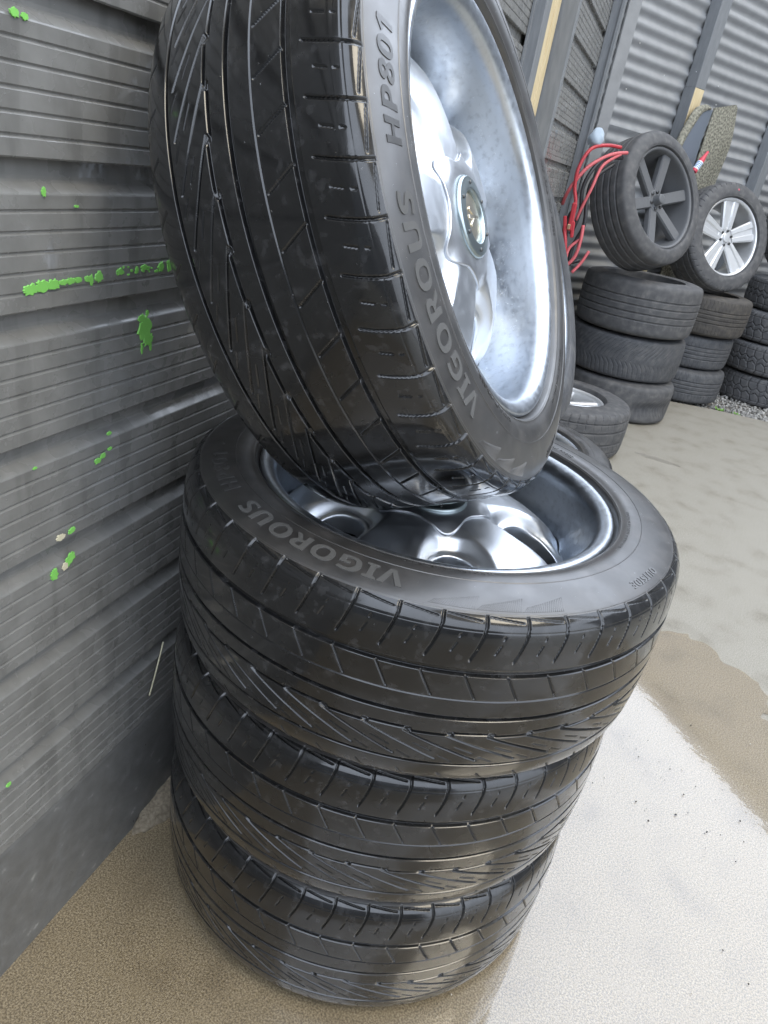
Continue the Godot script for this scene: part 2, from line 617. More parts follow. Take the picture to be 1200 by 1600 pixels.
	hero.bolt = lathe(PackedVector2Array([Vector2(0.0030, 0.0), Vector2(0.0030, 0.0022), Vector2(0.0022, 0.0030), Vector2(0.0, 0.0030)]), 6, 0.9)
	# water beads: flattened caps in a few places of the wheel
	var dm := SphereMesh.new()
	dm.radius = 0.5
	dm.height = 1.0
	dm.radial_segments = 10
	dm.rings = 6
	hero.bead = dm

func beads(parent: Node3D, seed_n: int, count_barrel: int, count_side: int, m: Material, count_tread := 0) -> void:
	var g := RandomNumberGenerator.new()
	g.seed = seed_n
	var nz := noise(9.0, seed_n, 2)
	var xf := []
	var tries := 0
	while xf.size() < count_barrel and tries < count_barrel * 6:
		tries += 1
		var a := g.randf() * TAU
		var y := g.randf_range(0.02, 0.132)
		if nz.get_noise_2d(a * 0.27, y) < g.randf_range(-0.15, 0.25): continue
		var r := 0.268 - 0.004 * (0.1 - y) / 0.1
		if y > 0.09: r = lerpf(0.270, 0.2925, pow((y - 0.09) / 0.045, 1.6))
		var s := 0.0014 + 0.0036 * pow(g.randf(), 3.0)
		var nrm := Vector3(-cos(a), 0.35 if y > 0.1 else 0.05, sin(a)).normalized()
		var side := nrm.cross(Vector3.UP).normalized()
		var b := Basis(side * s, nrm * s * 0.42, nrm.cross(side) * s * g.randf_range(0.8, 1.3))
		xf.append(Transform3D(b, Vector3(r * cos(a), y, -r * sin(a))))
	var h: PackedVector2Array = hero.half
	for k in count_side:
		var a := g.randf() * TAU
		var r := g.randf_range(0.305, 0.392)
		if nz.get_noise_2d(a * 0.35 + 7.0, r * 3.0) < g.randf_range(-0.2, 0.4): continue
		var s := 0.0010 + 0.0026 * pow(g.randf(), 3.0)
		xf.append(Transform3D(Basis(Vector3(s, 0, 0), Vector3(0, s * 0.5, 0), Vector3(0, 0, s)), Vector3(r * cos(a), side_y(h, r), -r * sin(a))))
	for k in count_tread:
		var a := g.randf() * TAU
		var y := g.randf_range(-0.125, 0.13)
		if nz.get_noise_2d(a * 0.5, y * 2.0 + 3.0) < g.randf_range(-0.2, 0.4): continue
		var s := 0.0009 + 0.0019 * pow(g.randf(), 3.0)
		var nrm := Vector3(cos(a), 0, -sin(a))
		var side := Vector3.UP
		var r := 0.4163 - 0.0030 * pow(absf(y) / 0.085, 2.0)
		xf.append(Transform3D(Basis(side * s, nrm * s * 0.5, nrm.cross(side) * s), nrm * r + Vector3.UP * y))
	var mm := MultiMesh.new()
	mm.transform_format = MultiMesh.TRANSFORM_3D
	mm.mesh = hero.bead
	mm.instance_count = xf.size()
	for k in xf.size(): mm.set_instance_transform(k, xf[k])
	var o := MultiMeshInstance3D.new()
	o.name = "water_beads"
	o.multimesh = mm
	o.material_override = m
	parent.add_child(o, true)
	o.set_meta("kind", "stuff")

# tyre spin and rim spin are separate: a tyre sits on its rim in any position
func hero_wheel(label: String, xf: Transform3D, spin_tyre: float, spin_rim: float, group: String, wet: bool, drops := [0, 0, 0], full := true) -> Node3D:
	var o := thing("car_wheel", label, "wheel", xf, group)
	var ts := Transform3D(Basis(Vector3.UP, deg_to_rad(spin_tyre)))
	var rs := Transform3D(Basis(Vector3.UP, deg_to_rad(spin_rim)))
	var rub: Material = M.rubber_side if wet else M.rubber_dry
	var t := part("tyre", hero.tyre, null, o, ts)
	t.set_surface_override_material(0, M.rubber_wet if wet else M.rubber_dry)
	t.set_surface_override_material(1, rub)
	if full:
		part("lettering", hero.word, M.rubber_letter, t)
		part("lettering", hero.outside, rub, t)
		part("lettering", hero.size, rub, t)
		part("lettering", hero.small, rub, t)
		part("lettering", hero.small2, rub, t)
		part("lettering", hero.small3, rub, t)
		part("moulded_line", hero.line1, rub, t)
		part("moulded_line", hero.line2, rub, t)
		part("moulded_line", hero.edge, rub, t)
		part("moulded_ribs", hero.fan, rub, t)
	var rim := part("rim", hero.barrel, M.chrome_barrel, o, rs)
	part("inner_barrel", hero.inner, M.dusty_shade, rim)
	part("spokes", hero.face, M.chrome, rim)
	for k in 5:
		part("window_edge", hero.window, M.chrome, rim, Transform3D(Basis(Vector3.UP, TAU * k / 5.0), Vector3.ZERO))
	var cap := part("centre_cap", hero.cap, M.chrome_cap, o, rs)
	part("cap_ring", hero.ring, M.cap_ring, cap)
	part("badge", hero.badge, M.badge, cap)
	part("emblem", hero.emblem, M.badge, cap, Transform3D(Basis(Vector3.UP, 1.1), Vector3.ZERO))
	for k in 6:
		var a := TAU * k / 6.0
		part("bolt", hero.bolt, M.steel_dark, cap, Transform3D(Basis(), Vector3(0.0475 * cos(a), 0.1068, -0.0475 * sin(a))))
	if drops[0] + drops[1] + drops[2] > 0:
		beads(o, int(spin_rim * 10) + 77, drops[0], drops[1], M.water_bead, drops[2])
	return o

# ---------------------------------------------------------------- other wheels and loose tyres
func simple_barrel(rb: float, lipy: float, back: float) -> ArrayMesh:
	return lathe(cat(PackedVector2Array([Vector2(rb - 0.003, lipy - 0.022), Vector2(rb, lipy - 0.010), Vector2(rb, lipy - 0.003), Vector2(rb - 0.004, lipy), Vector2(rb - 0.012, lipy - 0.003), Vector2(rb - 0.017, lipy - 0.012), Vector2(rb - 0.020, lipy - 0.03), Vector2(rb - 0.026, lipy - 0.08), Vector2(rb - 0.045, -0.04), Vector2(rb - 0.03, back), Vector2(rb, back - 0.012)]), 4), 96, 0.5)

# one spoke: tapered bar from the hub to the barrel along +x, crowned on top
func bar_spoke(r0: float, r1: float, w0: float, w1: float, y0: float, y1: float, th: float, groove: float, rise := 0.0) -> ArrayMesh:
	var nu := 14
	var prof := []
	# across: bottom-left, side, chamfer, top (with optional groove), chamfer, side, bottom-right
	for e in [[-1.0, -1.0], [-1.0, -0.25], [-0.84, 0.0], [-0.35, 0.0], [-0.22, -groove], [0.22, -groove], [0.35, 0.0], [0.84, 0.0], [1.0, -0.25], [1.0, -1.0]]: prof.append(e)
	var s := Soup.new()
	var ring := []
	for i in nu + 1:
		var u := float(i) / nu
		var r := lerpf(r0, r1, u)
		var w := lerpf(w0, w1, u)
		var y := lerpf(y0, y1, u) + rise * sin(u * PI)
		var row := []
		for e in prof: row.append(Vector3(r, y + e[1] * th, e[0] * w))
		ring.append(row)
	for i in nu:
		for k in prof.size() - 1:
			s.quad(ring[i][k], ring[i + 1][k], ring[i + 1][k + 1], ring[i][k + 1])
	return soup_mesh(s)

func spoked_wheel(label: String, xf: Transform3D, p: Dictionary) -> Node3D:
	var o := thing("car_wheel", label, "wheel", xf, p.get("group", ""))
	part("tyre", p.tyre, p.rubber, o)
	var rim := part("rim", simple_barrel(p.rb, p.lipy, -p.lipy + 0.01), p.metal, o, Transform3D(Basis(Vector3.UP, p.spin)))
	for k in p.n:
		part("spoke", p.spoke, p.metal, rim, Transform3D(Basis(Vector3.UP, TAU * k / p.n), Vector3.ZERO))
	var hub := part("hub", lathe(cat(PackedVector2Array([Vector2(p.hub + 0.004, p.hy - 0.03), Vector2(p.hub, p.hy - 0.004), Vector2(p.hub - 0.008, p.hy), Vector2(0.034, p.hy - 0.001), Vector2(0.030, p.hy + p.cap * 0.8), Vector2(0.024, p.hy + p.cap), Vector2(0.0, p.hy + p.cap + 0.001)]), 3), 48, 0.6), p.hubm, o)
	for k in 6:
		var a := TAU * k / 6.0 + 0.3
		part("lug_nut", M.nut, M.steel_dark, hub, Transform3D(Basis(), Vector3(0.052 * cos(a), p.hy - 0.002, -0.052 * sin(a))))
	return o

func ribs(list: Array) -> Array:
	var f := []
	for g in list: f.append([[Vector2(-2, g[0]), Vector2(3, g[0])], g[1], g[2]])
	return f

func lay(x: float, y: float, z: float, spin := 0.0, tx := 0.0, tz := 0.0) -> Transform3D:
	return Transform3D(Basis(Vector3(1, 0, 0), tx) * Basis(Vector3(0, 0, 1), tz) * Basis(Vector3.UP, spin), Vector3(x, y, z))

# wheel standing or leaning: axis n, centre c, w = world direction that local -z points to
func stand(c: Vector3, n: Vector3, w: Vector3) -> Transform3D:
	var y := n.normalized()
	var z := -(w - y * w.dot(y)).normalized()
	return Transform3D(Basis(y.cross(z), y, z), c)

func concrete_mat(ramp: Array, coat: float, coat_rough: float) -> StandardMaterial3D:
	var m := tri(mat(Color.WHITE, 1.0), 1.0, true)
	m.uv1_scale = Vector3(2.4, 2.4, 2.4)
	m.albedo_texture = ntex(0.085, 153, ramp, 3, 1024)
	m.detail_enabled = true
	m.detail_blend_mode = BaseMaterial3D.BLEND_MODE_MUL
	m.detail_uv_layer = BaseMaterial3D.DETAIL_UV_2
	m.uv2_triplanar = true
	m.uv2_world_triplanar = true
	m.uv2_scale = Vector3(0.41, 0.41, 0.41)
	m.detail_albedo = ntex(0.012, 154, [0.0, lin(0.66, 0.64, 0.60), 0.22, lin(0.85, 0.84, 0.82), 0.45, lin(0.95, 0.95, 0.94), 1.0, lin(1, 1, 1)], 7, 1024)
	m.roughness_texture = ntex(0.08, 155, [0.0, grey(0.35), 1.0, grey(0.75)], 3)
	m.heightmap_enabled = true
	m.heightmap_scale = 0.10
	m.heightmap_texture = ntex(0.12, 156, [], 3, 1024)
	m.clearcoat_enabled = true
	m.clearcoat = coat
	m.clearcoat_roughness = coat_rough
	return m

# ---------------------------------------------------------------- materials
func make_materials() -> void:
	var m: StandardMaterial3D
	# rubber: black, wet in patches
	m = tri(mat(Color.WHITE, 1.0), 2.2)
	m.albedo_texture = ntex(0.03, 2, [0.0, lin(0.0085, 0.0087, 0.0092), 0.62, lin(0.0105, 0.0107, 0.0112), 0.74, lin(0.026, 0.026, 0.027), 1.0, lin(0.060, 0.060, 0.062)], 6)
	m.roughness_texture = ntex(0.012, 3, [0.0, grey(0.13), 0.42, grey(0.17), 0.56, grey(0.27), 1.0, grey(0.42)], 5)
	m.heightmap_enabled = true
	m.heightmap_scale = 0.012
	m.heightmap_texture = ntex(0.09, 5, [], 4)
	m.clearcoat_enabled = true
	m.metallic_specular = 0.34
	m.clearcoat = 0.75
	m.clearcoat_roughness = 0.09
	M.rubber_wet = m
	m = tri(mat(Color.WHITE, 1.0), 2.0)
	m.albedo_texture = ntex(0.02, 7, [0.0, lin(0.016, 0.0155, 0.015), 0.5, lin(0.027, 0.0255, 0.0242), 1.0, lin(0.055, 0.050, 0.046)], 5)
	m.roughness_texture = ntex(0.012, 8, [0.0, grey(0.34), 0.40, grey(0.40), 0.55, grey(0.50), 1.0, grey(0.58)], 5)
	m.metallic_specular = 0.7
	m.clearcoat_enabled = true
	m.clearcoat = 0.6
	m.clearcoat_roughness = 0.3
	M.rubber_side = m
	m = tri(mat(lin(0.095, 0.094, 0.091), 1.0), 3.0)
	m.roughness_texture = ntex(0.02, 13, [0.0, grey(0.30), 0.5, grey(0.38), 1.0, grey(0.5)], 4)
	M.rubber_letter = m
	m = tri(mat(Color.WHITE, 1.0), 1.6)
	m.albedo_texture = ntex(0.02, 23, [0.0, lin(0.040, 0.042, 0.047), 0.5, lin(0.060, 0.062, 0.067), 1.0, lin(0.105, 0.104, 0.101)], 5)
	m.roughness_texture = ntex(0.015, 24, [0.0, grey(0.5), 1.0, grey(0.8)], 4)
	M.rubber_dry = m
	m = tri(mat(Color.WHITE, 1.0), 1.8)
	m.albedo_texture = ntex(0.018, 33, [0.0, lin(0.048, 0.049, 0.052), 0.5, lin(0.074, 0.074, 0.076), 1.0, lin(0.135, 0.131, 0.124)], 5)
	m.roughness = 0.72
	M.rubber_dusty = m
	m = tri(mat(Color.WHITE, 1.0), 1.8)
	m.albedo_texture = ntex(0.018, 43, [0.0, lin(0.034, 0.031, 0.029), 0.5, lin(0.055, 0.050, 0.045), 1.0, lin(0.10, 0.088, 0.070)], 5)
	m.roughness = 0.78
	M.rubber_muddy = m
	# polished metal with water marks
	m = tri(mat(lin(0.66, 0.69, 0.73), 1.0, 1.0), 3.0)
	m.roughness_texture = ntex(0.02, 53, [0.0, grey(0.33), 0.5, grey(0.37), 0.62, grey(0.40), 1.0, grey(0.46)], 5)
	M.chrome = m
	m = tri(mat(lin(0.56, 0.60, 0.65), 1.0, 1.0), 4.0)
	m.albedo_texture = ntex(0.03, 61, [0.0, grey(0.86), 0.30, grey(0.96), 0.42, grey(0.995), 1.0, grey(1.0)], 5)
	m.roughness_texture = ntex(0.025, 63, [0.0, grey(0.27), 0.45, grey(0.31), 0.55, grey(0.37), 1.0, grey(0.43)], 5)
	M.chrome_barrel = m
	m = tri(mat(lin(0.60, 0.62, 0.65), 1.0, 1.0), 3.0)
	m.roughness_texture = ntex(0.02, 73, [0.0, grey(0.30), 1.0, grey(0.42)], 4)
	M.chrome_cap = m
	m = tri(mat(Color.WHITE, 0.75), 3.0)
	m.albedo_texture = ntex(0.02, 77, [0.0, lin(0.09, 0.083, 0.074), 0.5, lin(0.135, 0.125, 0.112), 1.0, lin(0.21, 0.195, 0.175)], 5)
	M.dusty_shade = m  # dull dusty grey, also darkened so the spoke openings look shaded
	M.cap_ring = mat(lin(0.36, 0.42, 0.43), 0.3, 1.0)
	M.badge = mat(lin(0.74, 0.68, 0.56), 0.28, 1.0)
	M.steel_dark = mat(lin(0.12, 0.12, 0.12), 0.35, 1.0)
	m = mat(Color(1, 1, 1, 0.0), 0.02)
	m.transparency = BaseMaterial3D.TRANSPARENCY_ALPHA
	M.water_bead = m
	m = tri(mat(lin(0.105, 0.108, 0.113), 1.0, 0.0), 3.0)
	m.roughness_texture = ntex(0.02, 83, [0.0, grey(0.45), 1.0, grey(0.65)], 4)
	M.black_alloy = m
	m = tri(mat(lin(0.62, 0.63, 0.64), 1.0, 0.55), 3.0)
	m.roughness_texture = ntex(0.02, 93, [0.0, grey(0.30), 1.0, grey(0.45)], 4)
	M.silver_alloy = m
	# painted cladding: dark grey, rain-marked
	m = tri(mat(Color.WHITE, 1.0), 1.0, true)
	m.uv1_scale = Vector3(1.3, 1.3, 1.3)
	m.albedo_texture = ntex(0.02, 103, [0.0, lin(0.175, 0.174, 0.166), 0.5, lin(0.210, 0.209, 0.200), 1.0, lin(0.245, 0.244, 0.235)], 5)
	m.roughness_texture = ntex(0.008, 104, [0.0, grey(0.09), 0.36, grey(0.13), 0.46, grey(0.34), 0.6, grey(0.40), 1.0, grey(0.48)], 6, 1024)
	m.normal_enabled = true
	m.normal_scale = 0.012
	m.normal_texture = nrm(0.10, 105, 3)
	m.detail_enabled = true
	m.detail_blend_mode = BaseMaterial3D.BLEND_MODE_MUL
	m.detail_uv_layer = BaseMaterial3D.DETAIL_UV_2
	m.uv2_triplanar = true
	m.uv2_world_triplanar = true
	m.uv2_scale = Vector3(0.9, 0.10, 0.9)
	m.detail_albedo = ntex(0.02, 107, [0.0, grey(0.90), 0.30, grey(0.935), 0.38, grey(0.99), 0.66, grey(1.0), 0.8, grey(0.97), 1.0, grey(0.95)], 5, 1024)
	M.cladding = m
	m = tri(mat(Color.WHITE, 1.0), 1.0, true)
	m.uv1_scale = Vector3(2.0, 2.0, 2.0)
	m.albedo_texture = ntex(0.02, 113, [0.0, lin(0.110, 0.110, 0.106), 0.5, lin(0.130, 0.130, 0.126), 0.80, lin(0.145, 0.146, 0.143), 0.87, lin(0.22, 0.22, 0.21), 1.0, lin(0.30, 0.30, 0.28)], 6)
	m.roughness_texture = ntex(0.02, 114, [0.0, grey(0.25), 1.0, grey(0.6)], 5)
	m.heightmap_enabled = true
	m.heightmap_scale = 0.05
	m.heightmap_texture = ntex(0.03, 115, [], 5)
	M.skirting = m
	m = tri(mat(Color.WHITE, 1.0), 1.0, true)
	m.uv1_scale = Vector3(0.9, 0.9, 0.9)
	m.albedo_texture = ntex(0.02, 123, [0.0, lin(0.23, 0.235, 0.238), 0.5, lin(0.27, 0.275, 0.279), 1.0, lin(0.31, 0.315, 0.318)], 5)
	m.roughness_texture = ntex(0.02, 124, [0.0, grey(0.4), 1.0, grey(0.65)], 4)
	M.corrugated = m
	m = tri(mat(Color.WHITE, 0.6), 1.0, true)
	m.uv1_scale = Vector3(3.0, 0.5, 3.0)
	m.albedo_texture = ntex(0.03, 133, [0.0, lin(0.155, 0.164, 0.173), 0.5, lin(0.185, 0.194, 0.203), 1.0, lin(0.22, 0.228, 0.233)], 5)
	M.post_paint = m
	m = tri(mat(Color.WHITE, 0.7), 1.0, true)
	m.uv1_scale = Vector3(6.0, 0.4, 6.0)
	m.albedo_texture = ntex(0.03, 143, [0.0, lin(0.50, 0.38, 0.20), 0.5, lin(0.60, 0.49, 0.30), 1.0, lin(0.66, 0.57, 0.38)], 5)
	M.raw_timber = m
	# concrete yard: dry part pale, soaked part brown with its sand showing
	m = concrete_mat([0.0, lin(0.14, 0.126, 0.100), 0.30, lin(0.225, 0.207, 0.169), 0.5, lin(0.285, 0.264, 0.219), 0.7, lin(0.33, 0.308, 0.262), 1.0, lin(0.41, 0.387, 0.335)], 0.4, 0.2)
	M.concrete = m
	m = concrete_mat([0.0, lin(0.055, 0.040, 0.022), 0.30, lin(0.140, 0.106, 0.059), 0.5, lin(0.220, 0.171, 0.100), 0.68, lin(0.285, 0.226, 0.138), 1.0, lin(0.40, 0.33, 0.22)], 1.0, 0.07)
	m.metallic_specular = 0.7
	m.heightmap_scale = 0.06
	M.concrete_wet = m
	m = mat(Color(1, 1, 1, 0.0), 0.025)
	m.transparency = BaseMaterial3D.TRANSPARENCY_ALPHA
	m.metallic_specular = 0.5
	m.normal_enabled = true
	m.normal_scale = 0.012
	m.normal_texture = nrm(0.02, 161, 3)
	tri(m, 2.0, true)
	M.puddle = m
	m = mat(lin(0.30, 0.28, 0.25), 0.9)
	M.gravel_base = mat(lin(0.20, 0.185, 0.165), 0.95)
	m = mat(Color.WHITE, 0.85)
	m.vertex_color_use_as_albedo = true
	M.stone = m
	M.lime_paint = mat(lin(0.22, 0.58, 0.12), 0.5)
	M.pale_paint = mat(lin(0.62, 0.58, 0.42), 0.6)
	M.red_cable = mat(lin(0.42, 0.035, 0.045), 0.4)
	M.pink_cable = mat(lin(0.50, 0.10, 0.11), 0.5)
	M.black_cable = mat(lin(0.02, 0.02, 0.022), 0.45)
	M.copper = mat(lin(0.75, 0.55, 0.36), 0.35, 1.0)
	M.rag = mat(lin(0.38, 0.45, 0.52), 0.8)
	m = tri(mat(Color.WHITE, 0.95), 2.6)
	m.albedo_texture = ntex(0.035, 163, [0.0, lin(0.07, 0.068, 0.055), 0.35, lin(0.14, 0.136, 0.108), 0.55, lin(0.25, 0.24, 0.19), 1.0, lin(0.46, 0.44, 0.36)], 3)
	m.heightmap_enabled = true
	m.heightmap_scale = 0.5
	m.heightmap_texture = ntex(0.15, 164, [], 3)
	M.carpet = m
	M.liner = mat(lin(0.13, 0.15, 0.18), 0.4)
	M.tube_red = mat(lin(0.55, 0.05, 0.08), 0.4)
	M.tube_white = mat(lin(0.72, 0.74, 0.76), 0.4)
	M.tube_blue = mat(lin(0.08, 0.22, 0.45), 0.4)
	m = tri(mat(Color.WHITE, 0.9), 4.0, true)
	m.albedo_texture = ntex(0.05, 173, [0.0, lin(0.10, 0.085, 0.06), 0.5, lin(0.23, 0.19, 0.135), 1.0, lin(0.34, 0.30, 0.23)], 5)
	M.mortar = m
	M.leaf = mat(lin(0.10, 0.22, 0.03), 0.7)
	M.shed = mat(lin(0.12, 0.12, 0.12), 0.7)
	M.screw = mat(lin(0.75, 0.76, 0.78), 0.3, 1.0)
	M.dot_red = mat(lin(0.55, 0.08, 0.12), 0.6)

# ---------------------------------------------------------------- scene
func _ready() -> void:
	rng.seed = 20240
	# camera
	var cam := Camera3D.new()
	cam.name = "camera"
	add_child(cam)
	cam.transform = Transform3D(Basis(Vector3(0.91771, 0.16236, -0.36256), Vector3(-0.30118, 0.87948, -0.36851), Vector3(0.25903, 0.44738, 0.85601)), Vector3(0.696, 1.373, 0.0))
	cam.fov = 71.59
	cam.near = 0.05
	cam.far = 200.0
	cam.current = true
	# sky and sun: bright cloud with some blue between
	var we := WorldEnvironment.new()
	we.name = "world_environment"
	var e := Environment.new()
	e.background_mode = Environment.BG_SKY
	var sky := Sky.new()
	var sm := ProceduralSkyMaterial.new()
	sm.sky_top_color = Color(1.09, 1.14, 1.22)
	sm.sky_horizon_color = Color(0.82, 0.85, 0.89)
	sm.sky_curve = 0.35
	sm.sky_energy_multiplier = 1.0
	sm.ground_horizon_color = Color(0.45, 0.44, 0.42)
	sm.ground_bottom_color = Color(0.30, 0.29, 0.27)
	sky.sky_material = sm
	e.sky = sky
	e.tonemap_mode = Environment.TONE_MAPPER_LINEAR
	e.tonemap_exposure = 3.15
	e.sdfgi_enabled = true
	e.ssao_enabled = true
	e.ssil_enabled = true
	we.environment = e
	add_child(we)
	var sun := DirectionalLight3D.new()
	sun.name = "sun"
	sun.light_color = Color(1.0, 0.96, 0.88)
	sun.light_energy = 0.15
	sun.light_angular_distance = 22.0
	sun.shadow_enabled = true
	add_child(sun)
	sun.look_at_from_position(Vector3(3.6, 6.0, 0.6), Vector3.ZERO)

	make_materials()
	make_hero_meshes()
	M.nut = lathe(PackedVector2Array([Vector2(0.011, -0.01), Vector2(0.011, 0.008), Vector2(0.008, 0.012), Vector2(0.0, 0.012)]), 6, 0.95)
	build_ground()
	build_walls()
	build_back_fence()
	build_added_blocker()
	build_near_stack()
	build_background_tyres()
	build_clutter()

func poly_sheet(pts: PackedVector2Array, y: float) -> ArrayMesh:
	var t := Geometry2D.triangulate_polygon(pts)
	var v := PackedVector3Array()
	var n := PackedVector3Array()
	for p in pts:
		v.append(Vector3(p.x, y, p.y)); n.append(Vector3.UP)
	return amesh(v, n, t)

func build_ground() -> void:
	# concrete yard, gravel strip beyond its far edge
	var edge := PackedVector2Array([Vector2(-0.3, -5.55), Vector2(0.9, -5.90), Vector2(1.4, -6.04), Vector2(1.8, -6.08), Vector2(3.2, -6.2), Vector2(60, -12)])
	var yard := PackedVector2Array([Vector2(-0.3, 60), Vector2(60, 60)])
	for k in range(edge.size() - 1, -1, -1): yard.append(edge[k])
	solo("ground", poly_sheet(yard, 0.0), M.concrete, "damp sandy brown concrete yard floor", "ground", Transform3D(), "", "structure")
	var far := edge.duplicate()
	far.append_array(PackedVector2Array([Vector2(60, -80), Vector2(-60, -80), Vector2(-60, -5)]))
	solo("gravel_ground", poly_sheet(far, -0.03), M.gravel_base, "grey gravel ground beyond the concrete edge", "ground", Transform3D(), "", "structure")
	# sawn edge of the slab
	var s := Soup.new()
	for k in edge.size() - 1:
		var a := edge[k]
		var b := edge[k + 1]
		s.quad(Vector3(a.x, 0, a.y), Vector3(a.x, -0.05, a.y), Vector3(b.x, -0.05, b.y), Vector3(b.x, 0, b.y))
	solo("slab_edge", soup_mesh(s), M.concrete, "edge of the concrete slab against the gravel", "ground", Transform3D(), "", "structure")
	# gravel stones
	var stones := MultiMesh.new()
	stones.transform_format = MultiMesh.TRANSFORM_3D
	stones.use_colors = true
	var sp := SphereMesh.new()
	sp.radius = 0.5; sp.height = 1.0; sp.radial_segments = 6; sp.rings = 3
	stones.mesh = sp
	stones.instance_count = 5200
	for k in stones.instance_count:
		var x := rng.randf_range(1.0, 3.2)
		var z0 := lerpf(-5.93, -6.2, (x - 1.0) / 2.2)
		var z := z0 - 1.5 * pow(rng.randf(), 1.3) - 0.012
		var sz := rng.randf_range(0.012, 0.032)
		var b := Basis.from_euler(Vector3(rng.randf() * 6, rng.randf() * 6, rng.randf() * 6)) * Basis.from_scale(Vector3(sz, sz * rng.randf_range(0.5, 0.8), sz * rng.randf_range(0.7, 1.3)))
		stones.set_instance_transform(k, Transform3D(b, Vector3(x, -0.027 + rng.randf() * 0.014, z)))
		var g := rng.randf_range(0.10, 0.36)
		stones.set_instance_color(k, Color(g, g * 0.97, g * 0.9))
	var so := MultiMeshInstance3D.new()
	so.name = "gravel"
	so.multimesh = stones
	so.material_override = M.stone
	add_child(so)
	tag(so, "loose grey gravel beside the concrete edge", "gravel", "", "stuff")
	# grit washed onto the wet floor
	var grit := MultiMesh.new()
	grit.transform_format = MultiMesh.TRANSFORM_3D
	grit.use_colors = true
	grit.mesh = sp
	grit.instance_count = 110
	for k in grit.instance_count:
		var p := Vector2(rng.randf_range(0.55, 1.6), rng.randf_range(-2.3, -0.75))
		if k < 60: p = Vector2(1.12, -1.62) + Vector2(rng.randfn(0.0, 0.12), rng.randfn(0.0, 0.16))
		var sz := 0.0020 + 0.004 * pow(rng.randf(), 4.0)
		grit.set_instance_transform(k, Transform3D(Basis.from_euler(Vector3(rng.randf() * 6, rng.randf() * 6, 0)) * Basis.from_scale(Vector3(sz, sz * 0.6, sz * 1.2)), Vector3(p.x, 0.006, p.y)))
		var gv := rng.randf_range(0.03, 0.16) if rng.randf() < 0.8 else rng.randf_range(0.4, 0.6)
		grit.set_instance_color(k, Color(gv, gv * 0.9, gv * 0.75))
	var go := MultiMeshInstance3D.new()
	go.name = "grit"
	go.multimesh = grit
	go.material_override = M.stone
	add_child(go)
	tag(go, "scattered grit and small flecks on the wet floor", "grit", "", "stuff")
	# standing water
	var nz := noise(1.6, 9, 2)
	var nz2 := noise(11.0, 19, 1)
	var outline := [Vector2(0.20, -0.30), Vector2(2.2, -0.10), Vector2(2.6, -1.2), Vector2(2.0, -1.75), Vector2(1.415, -2.05), Vector2(1.39, -2.2), Vector2(1.337, -2.315), Vector2(1.233, -2.412), Vector2(1.144, -2.46), Vector2(0.96, -2.45), Vector2(0.80, -2.1), Vector2(0.86, -1.75), Vector2(0.80, -1.45), Vector2(0.70, -1.12), Vector2(0.60, -0.92), Vector2(0.42, -0.62)]
	var pts := PackedVector2Array()
	for k in outline.size():
		var a: Vector2 = outline[k]
		var b: Vector2 = outline[(k + 1) % outline.size()]
		var steps := maxi(2, int(a.distance_to(b) / 0.012))
		for i in steps:
			var p := a.lerp(b, float(i) / steps)
			pts.append(p + Vector2(nz.get_noise_2dv(p), nz.get_noise_2dv(p + Vector2(50, 9))) * 0.09 + Vector2(nz2.get_noise_2dv(p), nz2.get_noise_2dv(p + Vector2(70, 3))) * 0.016)
	var damp := [Vector2(-0.02, 1.2), Vector2(2.6, 1.2), Vector2(3.0, -1.2), Vector2(2.1, -1.72), Vector2(1.43, -2.05), Vector2(1.40, -2.2), Vector2(1.347, -2.325), Vector2(1.233, -2.43), Vector2(1.144, -2.475), Vector2(0.95, -2.47), Vector2(0.5, -2.3), Vector2(-0.02, -2.0)]
	var dp := PackedVector2Array()
	for k in damp.size():
		var a: Vector2 = damp[k]
		var b: Vector2 = damp[(k + 1) % damp.size()]
		var steps := maxi(2, int(a.distance_to(b) / 0.012))
		for i in steps:
			var p := a.lerp(b, float(i) / steps)
			dp.append(p + Vector2(nz.get_noise_2dv(p), nz.get_noise_2dv(p + Vector2(50, 9))) * 0.09 + Vector2(nz2.get_noise_2dv(p), nz2.get_noise_2dv(p + Vector2(70, 3))) * 0.024)
	solo("wet_ground", poly_sheet(dp, 0.002), M.concrete_wet, "rain soaked darker concrete round the near stack", "ground", Transform3D(), "", "structure")
	solo("puddle", poly_sheet(pts, 0.006), M.puddle, "shallow clear rainwater lying on the concrete", "puddle", Transform3D(), "", "structure")
	# dark dried spot further back
	var sp2 := PackedVector2Array()
	for k in 40:
		var a := TAU * k / 40.0
		var q := Vector2(cos(a) * 0.135, sin(a) * 0.035).rotated(0.12)
		sp2.append(Vector2(1.0, -4.38) + q * (1.0 + 0.25 * nz2.get_noise_2d(cos(a), sin(a))))
	solo("puddle", poly_sheet(sp2, 0.004), M.puddle, "small leftover wet patch on the pale concrete", "puddle", Transform3D(), "", "structure")

